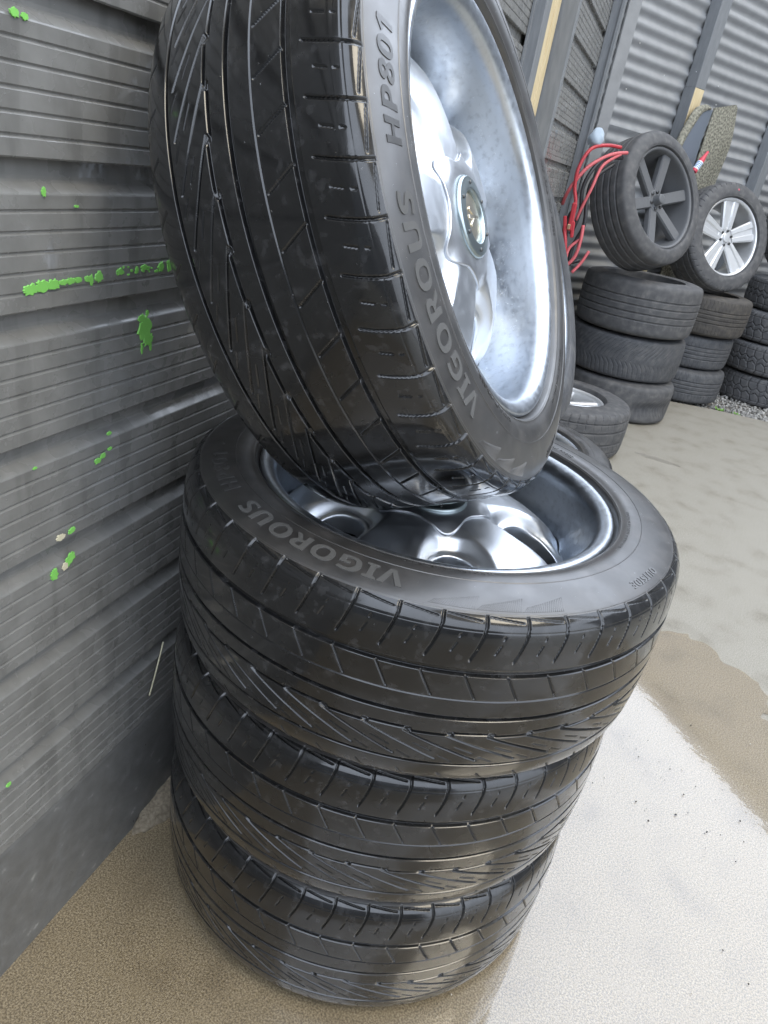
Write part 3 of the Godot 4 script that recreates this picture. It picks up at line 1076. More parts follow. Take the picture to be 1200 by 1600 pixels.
# one cladding board: cross-section swept along z
func board_mesh(z0: float, z1: float) -> ArrayMesh:
	# (x, y) from bottom to top of a 171 mm board; small grooves every 24.5 mm
	# the top slopes back into a recess under the next board
	var pr := []
	# start at the lower edge of the face, go up
	pr.append(Vector2(-0.0172, 0.0015)); pr.append(Vector2(-0.002, 0.0)); pr.append(Vector2(0.0, 0.002))
	for g in 5:
		var y := 0.0225 + g * 0.0232
		pr.append(Vector2(0.0, y - 0.0028)); pr.append(Vector2(-0.0020, y - 0.0007)); pr.append(Vector2(-0.0020, y + 0.0007)); pr.append(Vector2(0.0, y + 0.0028))
	pr.append(Vector2(0.0, 0.1330)); pr.append(Vector2(-0.0010, 0.1348)); pr.append(Vector2(-0.0145, 0.1450)); pr.append(Vector2(-0.0165, 0.1475)); pr.append(Vector2(-0.0172, 0.1520)); pr.append(Vector2(-0.0172, 0.1723))
	var v := PackedVector3Array()
	var n := PackedVector3Array()
	var ix := PackedInt32Array()
	for k in pr.size() - 1:
		var a: Vector2 = pr[k]
		var b: Vector2 = pr[k + 1]
		var t := (b - a).normalized()
		var na := Vector3(t.y, -t.x, 0)
		var q := v.size()
		v.append_array([Vector3(a.x, a.y, z0), Vector3(a.x, a.y, z1), Vector3(b.x, b.y, z1), Vector3(b.x, b.y, z0)])
		n.append_array([na, na, na, na])
		ix.append_array([q, q + 2, q + 1, q, q + 3, q + 2])
	return amesh(v, n, ix)

func blob(seed_n: int, w: float, h: float, th: float, rag: float) -> ArrayMesh:
	# irregular flat fleck in the yz plane, facing +x, with a thin edge
	var nz := noise(2.2, seed_n, 3)
	var s := Soup.new()
	var ring := []
	var N := 26
	for k in N:
		var a := TAU * k / N
		var q := 1.0 + rag * nz.get_noise_2d(cos(a) * 1.3, sin(a) * 1.3) * 1.6
		ring.append(Vector3(0, sin(a) * h * 0.5 * q, cos(a) * w * 0.5 * q))
	for k in N:
		var p: Vector3 = ring[k]
		var q: Vector3 = ring[(k + 1) % N]
		s.face4([Vector3(th, 0, 0), Vector3(th, 0, 0) + p * 0.45, Vector3(th, 0, 0) + p * 0.9, Vector3(th, 0, 0) + q * 0.9], Vector3.RIGHT)
		s.face4([Vector3(th, 0, 0) + p * 0.9, p, q, Vector3(th, 0, 0) + q * 0.9], Vector3.RIGHT + p)
	return soup_mesh(s)

func build_walls() -> void:
	# near wall on the left: boards from the skirting up
	var w := thing("cladding_wall", "dark grey ribbed metal cladding wall beside the tyre stack", "wall")
	var bm := board_mesh(2.5, -5.55)
	for k in 19:
		part("cladding_board", bm, M.cladding, w, Transform3D(Basis(), Vector3(0, 0.274 + 0.171 * k, 0)))
	var nz := noise(3.0, 71, 4)
	# flat weathered base
	var p := PackedVector3Array()
	var nu := 220
	var prof := [Vector2(-0.004, 0.2745), Vector2(0.002, 0.268), Vector2(0.004, 0.20), Vector2(0.005, 0.12), Vector2(0.006, 0.04), Vector2(0.008, 0.008), Vector2(0.008, -0.01)]
	for j in prof.size():
		for i in nu + 1:
			var z := lerpf(2.5, -5.55, float(i) / nu)
			p.append(Vector3(prof[j].x + 0.0022 * nz.get_noise_2d(z * 2.0, prof[j].y * 6.0), prof[j].y, z))
	part("skirting", grid_mesh(p, nu, prof.size() - 1, false, true), M.skirting, w)
	part("wall_backing", box_mesh(Vector3(-0.09, 1.76, -1.525), Vector3(0.07, 1.765, 4.025), 0.002), M.cladding, w)
	# rain beads on the boards
	var g := RandomNumberGenerator.new()
	g.seed = 515
	var bz := noise(2.2, 516, 3)
	var xf := []
	while xf.size() < 1500:
		var y := g.randf_range(0.3, 1.75)
		var z := g.randf_range(-1.35, -0.35)
		var fr := fposmod(y - 0.274, 0.171)
		if fr > 0.130 and fr < 0.137: continue
		if bz.get_noise_2d(y, z) < g.randf_range(-0.35, 0.45): continue
		var x := 0.0
		if fr > 0.150: x = -0.0170
		elif fr > 0.130: x = lerpf(-0.001, -0.0145, clampf((fr - 0.1348) / 0.0102, 0.0, 1.0))
		elif fmod(fr - 0.0225 + 0.0050 + 0.0232, 0.0232) < 0.0102: continue
		var sz := 0.0010 + 0.0026 * pow(g.randf(), 4.0)
		xf.append(Transform3D(Basis(Vector3(sz * 0.5, 0, 0), Vector3(0, sz * g.randf_range(0.9, 1.5), 0), Vector3(0, 0, sz)), Vector3(x, y, z)))
	var mm := MultiMesh.new()
	mm.transform_format = MultiMesh.TRANSFORM_3D
	mm.mesh = hero.bead
	mm.instance_count = xf.size()
	for k in xf.size(): mm.set_instance_transform(k, xf[k])
	var rb := MultiMeshInstance3D.new()
	rb.name = "water_beads"
	rb.multimesh = mm
	rb.material_override = M.water_bead
	w.add_child(rb, true)
	rb.set_meta("kind", "stuff")
	# lime paint marks
	var marks := [[1.156, -0.680, 0.026, 0.013], [1.158, -0.697, 0.024, 0.015], [1.159, -0.714, 0.022, 0.013], [1.160, -0.731, 0.016, 0.007], [1.1605, -0.744, 0.018, 0.008], [1.161, -0.757, 0.014, 0.007], [1.161, -0.775, 0.014, 0.008], [1.158, -0.781, 0.006, 0.014], [1.162, -0.795, 0.016, 0.014], [1.165, -0.838, 0.016, 0.009], [1.165, -0.873, 0.007, 0.009], [1.167, -0.889, 0.016, 0.008],
		[1.165, -0.928, 0.013, 0.014], [1.166, -0.948, 0.012, 0.017], [1.166, -0.966, 0.012, 0.018], [1.078, -0.893, 0.030, 0.040], [1.094, -0.884, 0.016, 0.010], [1.060, -0.899, 0.022, 0.020], [1.048, -0.886, 0.005, 0.016], [1.048, -0.906, 0.005, 0.014], [1.100, -0.897, 0.006, 0.010], [1.437, -0.678, 0.012, 0.009], [1.436, -0.692, 0.010, 0.007],
		[1.266, -0.706, 0.007, 0.011], [0.893, -0.786, 0.014, 0.009], [0.898, -0.797, 0.012, 0.008], [0.905, -0.812, 0.010, 0.005], [0.930, -0.812, 0.010, 0.006], [0.410, -0.578, 0.010, 0.008], [0.922, -0.668, 0.007, 0.004], [1.250, -0.758, 0.008, 0.003]]
	for k in 26:
		marks.append([1.166 + rng.randf_range(-0.008, 0.006), -0.82 - 0.15 * rng.randf(), rng.randf_range(0.002, 0.005), rng.randf_range(0.002, 0.004)])
	for k in marks.size():
		var q: Array = marks[k]
		part("paint_mark", blob(200 + k, q[2], q[3], 0.0014, 0.33), M.lime_paint, w, Transform3D(Basis(), Vector3(0.0003 + 0.00009 * (k % 9), q[0], q[1])))
	# leaves and flecks stuck on a ledge
	var bits := [[0.797, -0.706, 0.016, 0.010, 0, "cream petal stuck on the grey cladding above the green scraps"], [0.799, -0.728, 0.014, 0.008, 1, "thin green leaf scrap next to the upper cream petal on the cladding"], [0.752, -0.722, 0.026, 0.014, 1, "largest green leaf scrap on the wet ledge of the cladding"], [0.744, -0.712, 0.013, 0.010, 0, "cream petal between two green scraps on the cladding ledge"], [0.741, -0.690, 0.020, 0.013, 1, "green leaf scrap below the cream petal on the cladding ledge"]]
	for k in bits.size():
		var q: Array = bits[k]
		var lf := solo("fallen_petal" if q[4] == 0 else "leaf_scrap", blob(300 + k, q[2], q[3], 0.002, 0.35), M.lime_paint if q[4] == 1 else M.pale_paint, q[5], "petal" if q[4] == 0 else "leaf", Transform3D(Basis(Vector3.RIGHT, 0.4 * k), Vector3(0.0012, q[0], q[1])), "leaf scraps stuck on the cladding")
		lf.rotation.z = 0.1
	# thin pale strip standing in for a crack in the wall paint
	solo("paint_crack", tube([Vector3(0.012, 0.452, -0.945), Vector3(0.013, 0.40, -0.925), Vector3(0.012, 0.345, -0.905)], 0.0016, 6), M.pale_paint, "thin pale line of cracked paint near the wall base", "paint_crack")
	# broken mortar at the wall base
	var mp := PackedVector3Array()
	var mn := noise(11.0, 81, 4)
	for j in 15:
		for i in 25:
			var a := TAU * i / 24.0
			var el := PI * 0.5 * j / 14.0
			var d := Vector3(cos(a) * cos(el) * 0.040, sin(el) * 0.040, sin(a) * cos(el) * 0.16)
			var q := 1.0 + 0.35 * mn.get_noise_3dv(d * 2.0)
			mp.append(d * q)
	solo("mortar_lump", grid_mesh(mp, 24, 14, true, true), M.mortar, "broken brown mortar lump at the foot of the wall", "rubble", Transform3D(Basis(), Vector3(0.018, -0.004, -1.0)))
	# timber posts standing along the wall further on
	var spots := [
		["square grey painted timber post with raw cream side boards", -3.02, 0.0225, 0.03],
		["dark slate grey timber post in front of the raw timber post", -3.235, 0.055, 0.025],
		["grey timber post at the corner of the two fences", -4.86, 0.0325, 0.06]]
	# 1: painted front, raw timber facing the yard
	var p1 := thing("timber_post", spots[0][0], "post", Transform3D(Basis(), Vector3(0, 0, -3.0)), "timber fence posts")
	part("painted_board", box_mesh(Vector3(0.0235, 1.75, 0.0), Vector3(0.0225, 1.75, 0.045), 0.002), M.post_paint, p1)
	part("edge_bead", box_mesh(Vector3(0.006, 1.75, 0.053), Vector3(0.005, 1.75, 0.008), 0.001), M.post_paint, p1)
	part("raw_board", box_mesh(Vector3(0.0235, 1.75, -0.080), Vector3(0.0215, 1.75, 0.033), 0.002), M.raw_timber, p1)
	part("raw_board", box_mesh(Vector3(0.0245, 1.75, -0.156), Vector3(0.0225, 1.75, 0.041), 0.002), M.raw_timber, p1)
	var p2 := thing("timber_post", spots[1][0], "post", Transform3D(Basis(), Vector3(0, 0, -3.235)), "timber fence posts")
	part("post_body", box_mesh(Vector3(0.0565, 1.75, 0.0), Vector3(0.0555, 1.75, 0.022), 0.002), M.post_paint, p2)
	part("screw", hero.bolt, M.screw, p2, Transform3D(Basis(Vector3.RIGHT, PI / 2), Vector3(0.075, 1.50, 0.022)))
	var p3 := thing("timber_post", spots[2][0], "post", Transform3D(Basis(), Vector3(0, 0, -4.85)), "timber fence posts")
	part("post_body", box_mesh(Vector3(0.032, 1.75, 0.0), Vector3(0.031, 1.75, 0.045), 0.002), M.post_paint, p3)
	part("cover_strip", box_mesh(Vector3(0.058, 1.75, 0.051), Vector3(0.008, 1.75, 0.005), 0.001), M.post_paint, p3)
	part("nail", hero.bolt, M.screw, p1, Transform3D(Basis(Vector3.RIGHT, PI / 2), Vector3(0.022, 1.64, 0.045)))

func build_back_fence() -> void:
	var A := Vector3(0.0, 0, -5.36)
	var dd := Vector3(0.5373, 0, -0.8434).normalized()
	var nn := Vector3(0.8434, 0, 0.5373).normalized()
	var xf := Transform3D(Basis(dd, Vector3.UP, nn), A)   # local x along the fence, z towards the yard
	var f := thing("corrugated_fence", "grey corrugated iron fence behind the stacked tyres", "fence", xf)
	# sheets run sideways: corrugations are horizontal, 76 mm apart; each sheet 0.76 m high, lapped
	for k in 5:
		var y0 := -0.664 + k * 0.81
		var p := PackedVector3Array()
		var nv := 86
		var nu := 60
		var g := noise(0.9, 400 + k, 3)
		for j in nv + 1:
			var y := 0.84 * j / nv
			for i in nu + 1:
				var x := lerpf(-0.02, 4.6, float(i) / nu)
				p.append(Vector3(x, y0 + y + 0.004 * g.get_noise_1d(x), 0.0095 * cos(TAU * y / 0.081) + 0.003 * (k % 2) + 0.004 * g.get_noise_2d(x, y)))
		part("corrugated_sheet", grid_mesh(p, nu, nv, false, true), M.corrugated, f)
	part("corner_board", box_mesh(Vector3(0.052, 1.65, 0.022), Vector3(0.058, 1.65, 0.008), 0.002), M.corrugated, f)
	for q in [[0.21, 2.235], [0.55, 2.12], [0.2, 1.98], [1.25, 2.06], [1.2, 2.17], [1.0, 1.97]]:
		part("roofing_screw", hero.bolt, M.screw, f, Transform3D(Basis(Vector3.RIGHT, PI / 2).scaled(Vector3(1.4, 1.4, 1.4)), Vector3(q[0], q[1], 0.012)))
	# posts in front of the sheets
	var ps := [[0.87, "grey timber fence post with a bare wood patch, above the folded carpet", true], [2.09, "grey timber fence post between the silver wheel and the end stack", false], [3.31, "grey timber fence post past the end stack", false]]
	for q in ps:
		var o := thing("timber_post", q[1], "post", Transform3D(Basis(dd, Vector3.UP, nn), A + dd * q[0]), "timber fence posts")
		if q[2]:
			part("post_body", box_mesh(Vector3(0, 2.86, 0.056), Vector3(0.057, 0.76, 0.043), 0.003), M.post_paint, o)
			part("bare_wood", box_mesh(Vector3(0, 1.05, 0.056), Vector3(0.057, 1.05, 0.043), 0.003), M.raw_timber, o)
			part("grey_side", box_mesh(Vector3(-0.0595, 1.05, 0.056), Vector3(0.0025, 1.05, 0.043), 0.001), M.post_paint, o)
			part("nail", hero.bolt, M.screw, o, Transform3D(Basis(Vector3(0, 0, 1), PI / 2), Vector3(-0.062, 2.19, 0.07)))
		else:
			part("post_body", box_mesh(Vector3(0, 1.78, 0.056), Vector3(0.057, 1.78, 0.043), 0.003), M.post_paint, o)
	# large shed standing past the fence: its roof edge is what the wet floor mirrors
	var sd := thing("shed", "dark grey metal shed past the corrugated fence", "building", Transform3D(Basis(Vector3.UP, atan2(-0.76, 0.65) + PI), Vector3(5.4, 0, -6.95)))
	part("shed_wall", box_mesh(Vector3(0, 2.7, 3.0), Vector3(7.3, 2.7, 3.0), 0.02), M.shed, sd)
	part("shed_roof", box_mesh(Vector3(0, 5.5, 3.0), Vector3(7.5, 0.08, 3.2), 0.02), M.shed, sd)

func build_added_blocker() -> void:
	# added dark building, unseen behind the camera: cuts light from there, darkens tyre fronts
	var o := thing("added_blocker", "added dark building unseen behind the camera, cutting the light from behind", "building", Transform3D(Basis(), Vector3(1.0, 0, 4.2)))
	part("blocker_wall", box_mesh(Vector3(0, 1.75, 2.0), Vector3(6.0, 1.75, 2.0), 0.02), M.shed, o)
	part("blocker_panel", box_mesh(Vector3(0, 1.4, -0.02), Vector3(2.4, 1.4, 0.03), 0.01), M.post_paint, o)

func build_near_stack() -> void:
	var g := "wet wheels of the near stack"
	hero_wheel("wet wide wheel lying on the floor, lowest of the near stack", lay(0.431, 0.1525, -1.113, 0.0), 30.0, 10.0, g, true, [0, 0, 1000], false)
	hero_wheel("wet wide wheel lying between the lowest and the top flat wheel of the near stack", lay(0.433, 0.4575, -1.105, 0.0), 95.0, 40.0, g, true, [0, 0, 1000], false)
	hero_wheel("wet wide wheel lying flat with another wheel standing in its chrome dish", lay(0.448, 0.7625, -1.088, 0.0, 0.004, -0.012), 169.5, -58.0, g, true, [0, 500, 1200])
	# the standing one leans on the wall
	var n := Vector3(0.905, 0.422, 0.044).normalized()
	var u := Vector3(-0.423, 0.906, 0.0).normalized()
	var v := Vector3(0.040, 0.019, -0.999).normalized()
	var c := Vector3(0.448, 1.324, -1.098) - n * 0.140
	var a := deg_to_rad(-107.5)
	hero_wheel("wet wide chrome wheel standing in the dish of a flat wheel, leaning on the wall", stand(c, n, u * cos(a) + v * sin(a)), 0.0, 97.0, g, true, [2200, 900, 1400])

func build_background_tyres() -> void:
	var g2 := "wheels of the second stack"
	hero_wheel("wheel lying on the floor, lower one of the second stack behind the near stack", lay(0.338, 0.1525, -2.29, 0.0), 70.0, 10.0, g2, true, [0, 0, 0], false)
	hero_wheel("wheel lying flat on the second stack with a wet glossy sidewall", lay(0.336, 0.4450, -2.28, 0.0), 125.0, 30.0, g2, true)
	var n := Vector3(0.905, 0.422, 0.044).normalized()
	hero_wheel("grey wheel leaning on the wall behind the standing chrome wheel", stand(Vector3(0.264, 1.080, -2.08), n, Vector3(0, 1, 0)), 0.0, 20.0, g2, false)
	# tread patterns of the loose tyres
	var block := []
	block.append_array(ribs([[0.088, 0.006, 0.006], [0.035, 0.008, 0.007], [-0.035, 0.008, 0.007], [-0.088, 0.006, 0.006]]))
	block.append([[Vector2(0.1, 0.090), Vector2(0.2, 0.115), Vector2(0.32, 0.145)], 0.004, 0.006])
	block.append([[Vector2(0.1, -0.090), Vector2(0.2, -0.115), Vector2(0.32, -0.145)], 0.004, 0.006])
	block.append([[Vector2(0.0, 0.037), Vector2(0.2, 0.060), Vector2(0.1, 0.088)], 0.003, 0.005])
	block.append([[Vector2(0.0, -0.037), Vector2(0.3, -0.062), Vector2(0.2, -0.088)], 0.003, 0.005])
	block.append([[Vector2(0.5, 0.033), Vector2(0.7, 0.0), Vector2(0.5, -0.033)], 0.002, 0.004])
	var tW6 := tyre_mesh(0.415, 0.295, 0.252, 0.118, block, 52, 14, 0.003, 0.15)
	var four := ribs([[0.066, 0.008, 0.006], [0.022, 0.008, 0.006], [-0.024, 0.008, 0.006], [-0.068, 0.008, 0.006]])
	four.append([[Vector2(0.0, 0.075), Vector2(0.1, 0.135)], 0.0016, 0.002])
	four.append([[Vector2(0.0, -0.075), Vector2(0.1, -0.135)], 0.0016, 0.002])
	var tA3 := tyre_mesh(0.394, 0.352, 0.255, 0.135, four, 90, 6, 0.003, 0.165)
	var swept := []
	for k in 2:
		swept.append([[Vector2(0.5 * k, -0.005), Vector2(0.5 * k + 0.25, 0.03), Vector2(0.5 * k + 0.9, 0.075), Vector2(0.5 * k + 1.5, 0.12)], 0.003, 0.004])
		swept.append([[Vector2(0.5 * k, -0.02), Vector2(0.5 * k + 0.4, -0.05), Vector2(0.5 * k + 0.6, -0.12)], 0.003, 0.004])
	var tA2 := tyre_mesh(0.405, 0.298, 0.25, 0.115, swept, 40, 14, 0.003, 0.145)
	var tA1 := dented(tyre_mesh(0.385, 0.270, 0.24, 0.10, four.slice(4, 6), 72, 7, 0.003, 0.13))
	var fine := ribs([[0.045, 0.006, 0.006], [0.015, 0.005, 0.005], [-0.015, 0.005, 0.005], [-0.045, 0.006, 0.006]])
	fine.append([[Vector2(0.0, 0.05), Vector2(0.15, 0.12)], 0.0028, 0.004])
	fine.append([[Vector2(0.0, -0.05), Vector2(0.15, -0.12)], 0.0028, 0.004])
	fine.append([[Vector2(0.3, 0.014), Vector2(0.5, -0.014)], 0.0018, 0.003])
	var tB := tyre_mesh(0.350, 0.262, 0.225, 0.105, fine, 80, 7, 0.003, 0.13)
	var tB3 := tyre_mesh(0.348, 0.300, 0.225, 0.112, fine, 80, 7, 0.003, 0.13)
	var chunk := []
	chunk.append([[Vector2(0.0, 0.005), Vector2(0.5, 0.030), Vector2(1.0, 0.005)], 0.007, 0.008])
	chunk.append([[Vector2(0.0, -0.035), Vector2(0.5, -0.010), Vector2(1.0, -0.035)], 0.006, 0.008])
	chunk.append([[Vector2(0.5, 0.030), Vector2(0.35, 0.070), Vector2(0.55, 0.125)], 0.007, 0.008])
	chunk.append([[Vector2(0.0, -0.035), Vector2(0.2, -0.075), Vector2(0.0, -0.125)], 0.007, 0.008])
	chunk.append([[Vector2(-2, 0.075), Vector2(3, 0.075)], 0.004, 0.006])
	chunk.append([[Vector2(-2, -0.078), Vector2(3, -0.078)], 0.004, 0.006])
	chunk.append([[Vector2(0.0, 0.005), Vector2(0.0, -0.035)], 0.004, 0.006])
	chunk.append([[Vector2(0.9, 0.08), Vector2(1.0, 0.11)], 0.003, 0.004])
	var tC := tyre_mesh(0.385, 0.250, 0.225, 0.10, chunk, 34, 18, 0.003, 0.135)
	# alloy wheel on the floor behind the second stack
	var silver := {"rb": 0.252, "lipy": 0.118, "n": 5, "hub": 0.075, "hy": 0.075, "cap": 0.006, "metal": M.silver_alloy, "hubm": M.silver_alloy, "spin": 0.35, "rubber": M.rubber_dusty, "tyre": tW6}
	silver.spoke = bar_spoke(0.055, 0.238, 0.036, 0.066, 0.078, 0.098, 0.03, 0.25, 0.0)
	spoked_wheel("silver alloy wheel with chunky tyre lying flat on the floor by the wall", lay(0.362, 0.1475, -4.26, 0.0), silver)
	# stack under the black wheel
	var gA := "loose tyres under the black wheel"
	solo("loose_tyre", tA1, M.rubber_dusty, "crumpled soft tyre squashed on the floor under the black wheel stack", "tyre", lay(0.632, 0.135, -5.33, 0.0), gA)
	solo("loose_tyre", tA2, M.rubber_dry, "worn black tyre with faded curved tread, middle of the black wheel stack", "tyre", lay(0.592, 0.270 + 0.149, -5.375, 0.6), gA)
	solo("loose_tyre", tA3, M.rubber_dusty, "grey tyre with four straight grooves lying right under the black wheel", "tyre", lay(0.600, 0.568 + 0.176, -5.335, 0.2, 0.0, 0.015), gA)
	var tBW := tyre_mesh(0.398, 0.29, 0.297, 0.128, ribs([[0.070, 0.009, 0.006], [0.025, 0.010, 0.007], [-0.022, 0.010, 0.007], [-0.070, 0.009, 0.006]]), 60, 6, 0.003, 0.145)
	var black := {"rb": 0.297, "lipy": 0.128, "n": 6, "hub": 0.066, "hy": 0.074, "cap": 0.045, "metal": M.black_alloy, "hubm": M.black_alloy, "spin": 0.2, "rubber": M.rubber_dusty, "tyre": tBW}
	black.spoke = bar_spoke(0.05, 0.284, 0.033, 0.036, 0.070, 0.100, 0.04, 0.0, 0.0)
	var nb := Vector3(0.763, 0.382, 0.521).normalized()
	spoked_wheel("matt black six spoke wheel standing tilted on top of loose tyres", stand(Vector3(0.563, 1.396, -5.08) - nb * 0.128, nb, Vector3(0, 1, 0)), black)
	# stack under the silver wheel
	var gB := "loose tyres under the silver wheel"
	solo("loose_tyre", tB, M.rubber_dry, "ribbed tyre lying on the floor, lowest under the silver wheel", "tyre", lay(1.055, 0.131, -6.29, 0.0), gB)
	solo("loose_tyre", tB, M.rubber_dry, "ribbed tyre in the middle under the silver wheel", "tyre", lay(1.030, 0.393, -6.33, 0.4), gB)
	solo("loose_tyre", tB3, M.rubber_muddy, "brownish ribbed tyre lying right under the silver wheel", "tyre", lay(1.065, 0.674, -6.29, 0.9), gB)
	var tSW := tyre_mesh(0.385, 0.27, 0.272, 0.115, block, 48, 14, 0.003, 0.14)
	var sw := {"rb": 0.272, "lipy": 0.115, "n": 5, "hub": 0.078, "hy": 0.075, "cap": 0.012, "metal": M.silver_alloy, "hubm": M.silver_alloy, "spin": 0.3, "rubber": M.rubber_dusty, "tyre": tSW}
	sw.spoke = bar_spoke(0.055, 0.260, 0.044, 0.076, 0.080, 0.098, 0.03, 0.30, 0.0)
	var ns := Vector3(0.635, 0.307, 0.709).normalized()
	var so := spoked_wheel("bright silver five spoke wheel standing on the end of the tyre row", stand(Vector3(1.067, 1.228, -6.10) - ns * 0.115, ns, Vector3(0, 1, 0)), sw)
	var half := cat(tyre_half(0.385, 0.27, 0.272, 0.115), 10)
	part("paint_dot", lathe(PackedVector2Array([Vector2(0.007, 0.0), Vector2(0.006, 0.0012), Vector2(0.0, 0.0014)]), 12), M.dot_red, so, Transform3D(Basis(), Vector3(0.01, side_y(half, 0.325), -0.325)))
	# end stack
	var gC := "chunky off road tyres of the end stack"
	solo("loose_tyre", tC, M.rubber_dusty, "chunky off road tyre on the gravel, lowest of the end stack", "tyre", lay(1.775, 0.100, -6.96, 0.0), gC)
	solo("loose_tyre", tC, M.rubber_dusty, "chunky off road tyre second from the gravel in the end stack", "tyre", lay(1.755, 0.350, -6.94, 0.3), gC)
	solo("loose_tyre", tC, M.rubber_dusty, "chunky off road tyre third from the gravel in the end stack", "tyre", lay(1.735, 0.600, -6.97, 0.8), gC)
	solo("loose_tyre", tC, M.rubber_dusty, "chunky off road tyre lying topmost in the end stack", "tyre", lay(1.775, 0.850, -6.99, 1.2), gC)
	solo("loose_tyre", tC, M.rubber_dusty, "chunky off road tyre leaning upright on top of the end stack", "tyre", stand(Vector3(1.70, 1.36, -7.12), Vector3(0.60, 0.22, 0.77), Vector3(0, 1, 0)), gC)

func dented(m: ArrayMesh) -> ArrayMesh:
	# soft tyre: wall folded in on the side facing the yard
	var out := ArrayMesh.new()
	for sf in m.get_surface_count():
		var arr := m.surface_get_arrays(sf)
		dent_arrays(arr)
		out.add_surface_from_arrays(Mesh.PRIMITIVE_TRIANGLES, arr)
	return out

func dent_arrays(arr: Array) -> void:
	var v: PackedVector3Array = arr[Mesh.ARRAY_VERTEX]
	var n: PackedVector3Array = arr[Mesh.ARRAY_NORMAL]
	var dir := Vector3(0.78, 0, 0.62).normalized()
	for k in v.size():
		var p := v[k]
		var flat := Vector3(p.x, 0, p.z)
		var c := flat.normalized().dot(dir)
		var s := smoothstep(0.80, 0.99, c)
		if s <= 0.0: continue
		var y := clampf((p.y + 0.02) / 0.10, -1.0, 1.0)
		var fold := exp(-pow((p.y + 0.03) / 0.05, 2.0))
		var side := flat.normalized().cross(dir).y
		var crease := 0.010 * sin(side * 70.0 + p.y * 30.0)
		v[k] = p - flat.normalized() * s * (0.045 * fold + crease * fold) + flat.normalized() * s * 0.018 * (1.0 - fold) * absf(y)
		n[k] = (n[k] + Vector3(0, 1, 0) * s * 0.9 * (p.y + 0.03) / 0.05 * fold * -1.0 + flat.normalized().cross(Vector3.UP) * s * fold * 0.6 * cos(side * 70.0 + p.y * 30.0)).normalized()
	arr[Mesh.ARRAY_VERTEX] = v
	arr[Mesh.ARRAY_NORMAL] = n

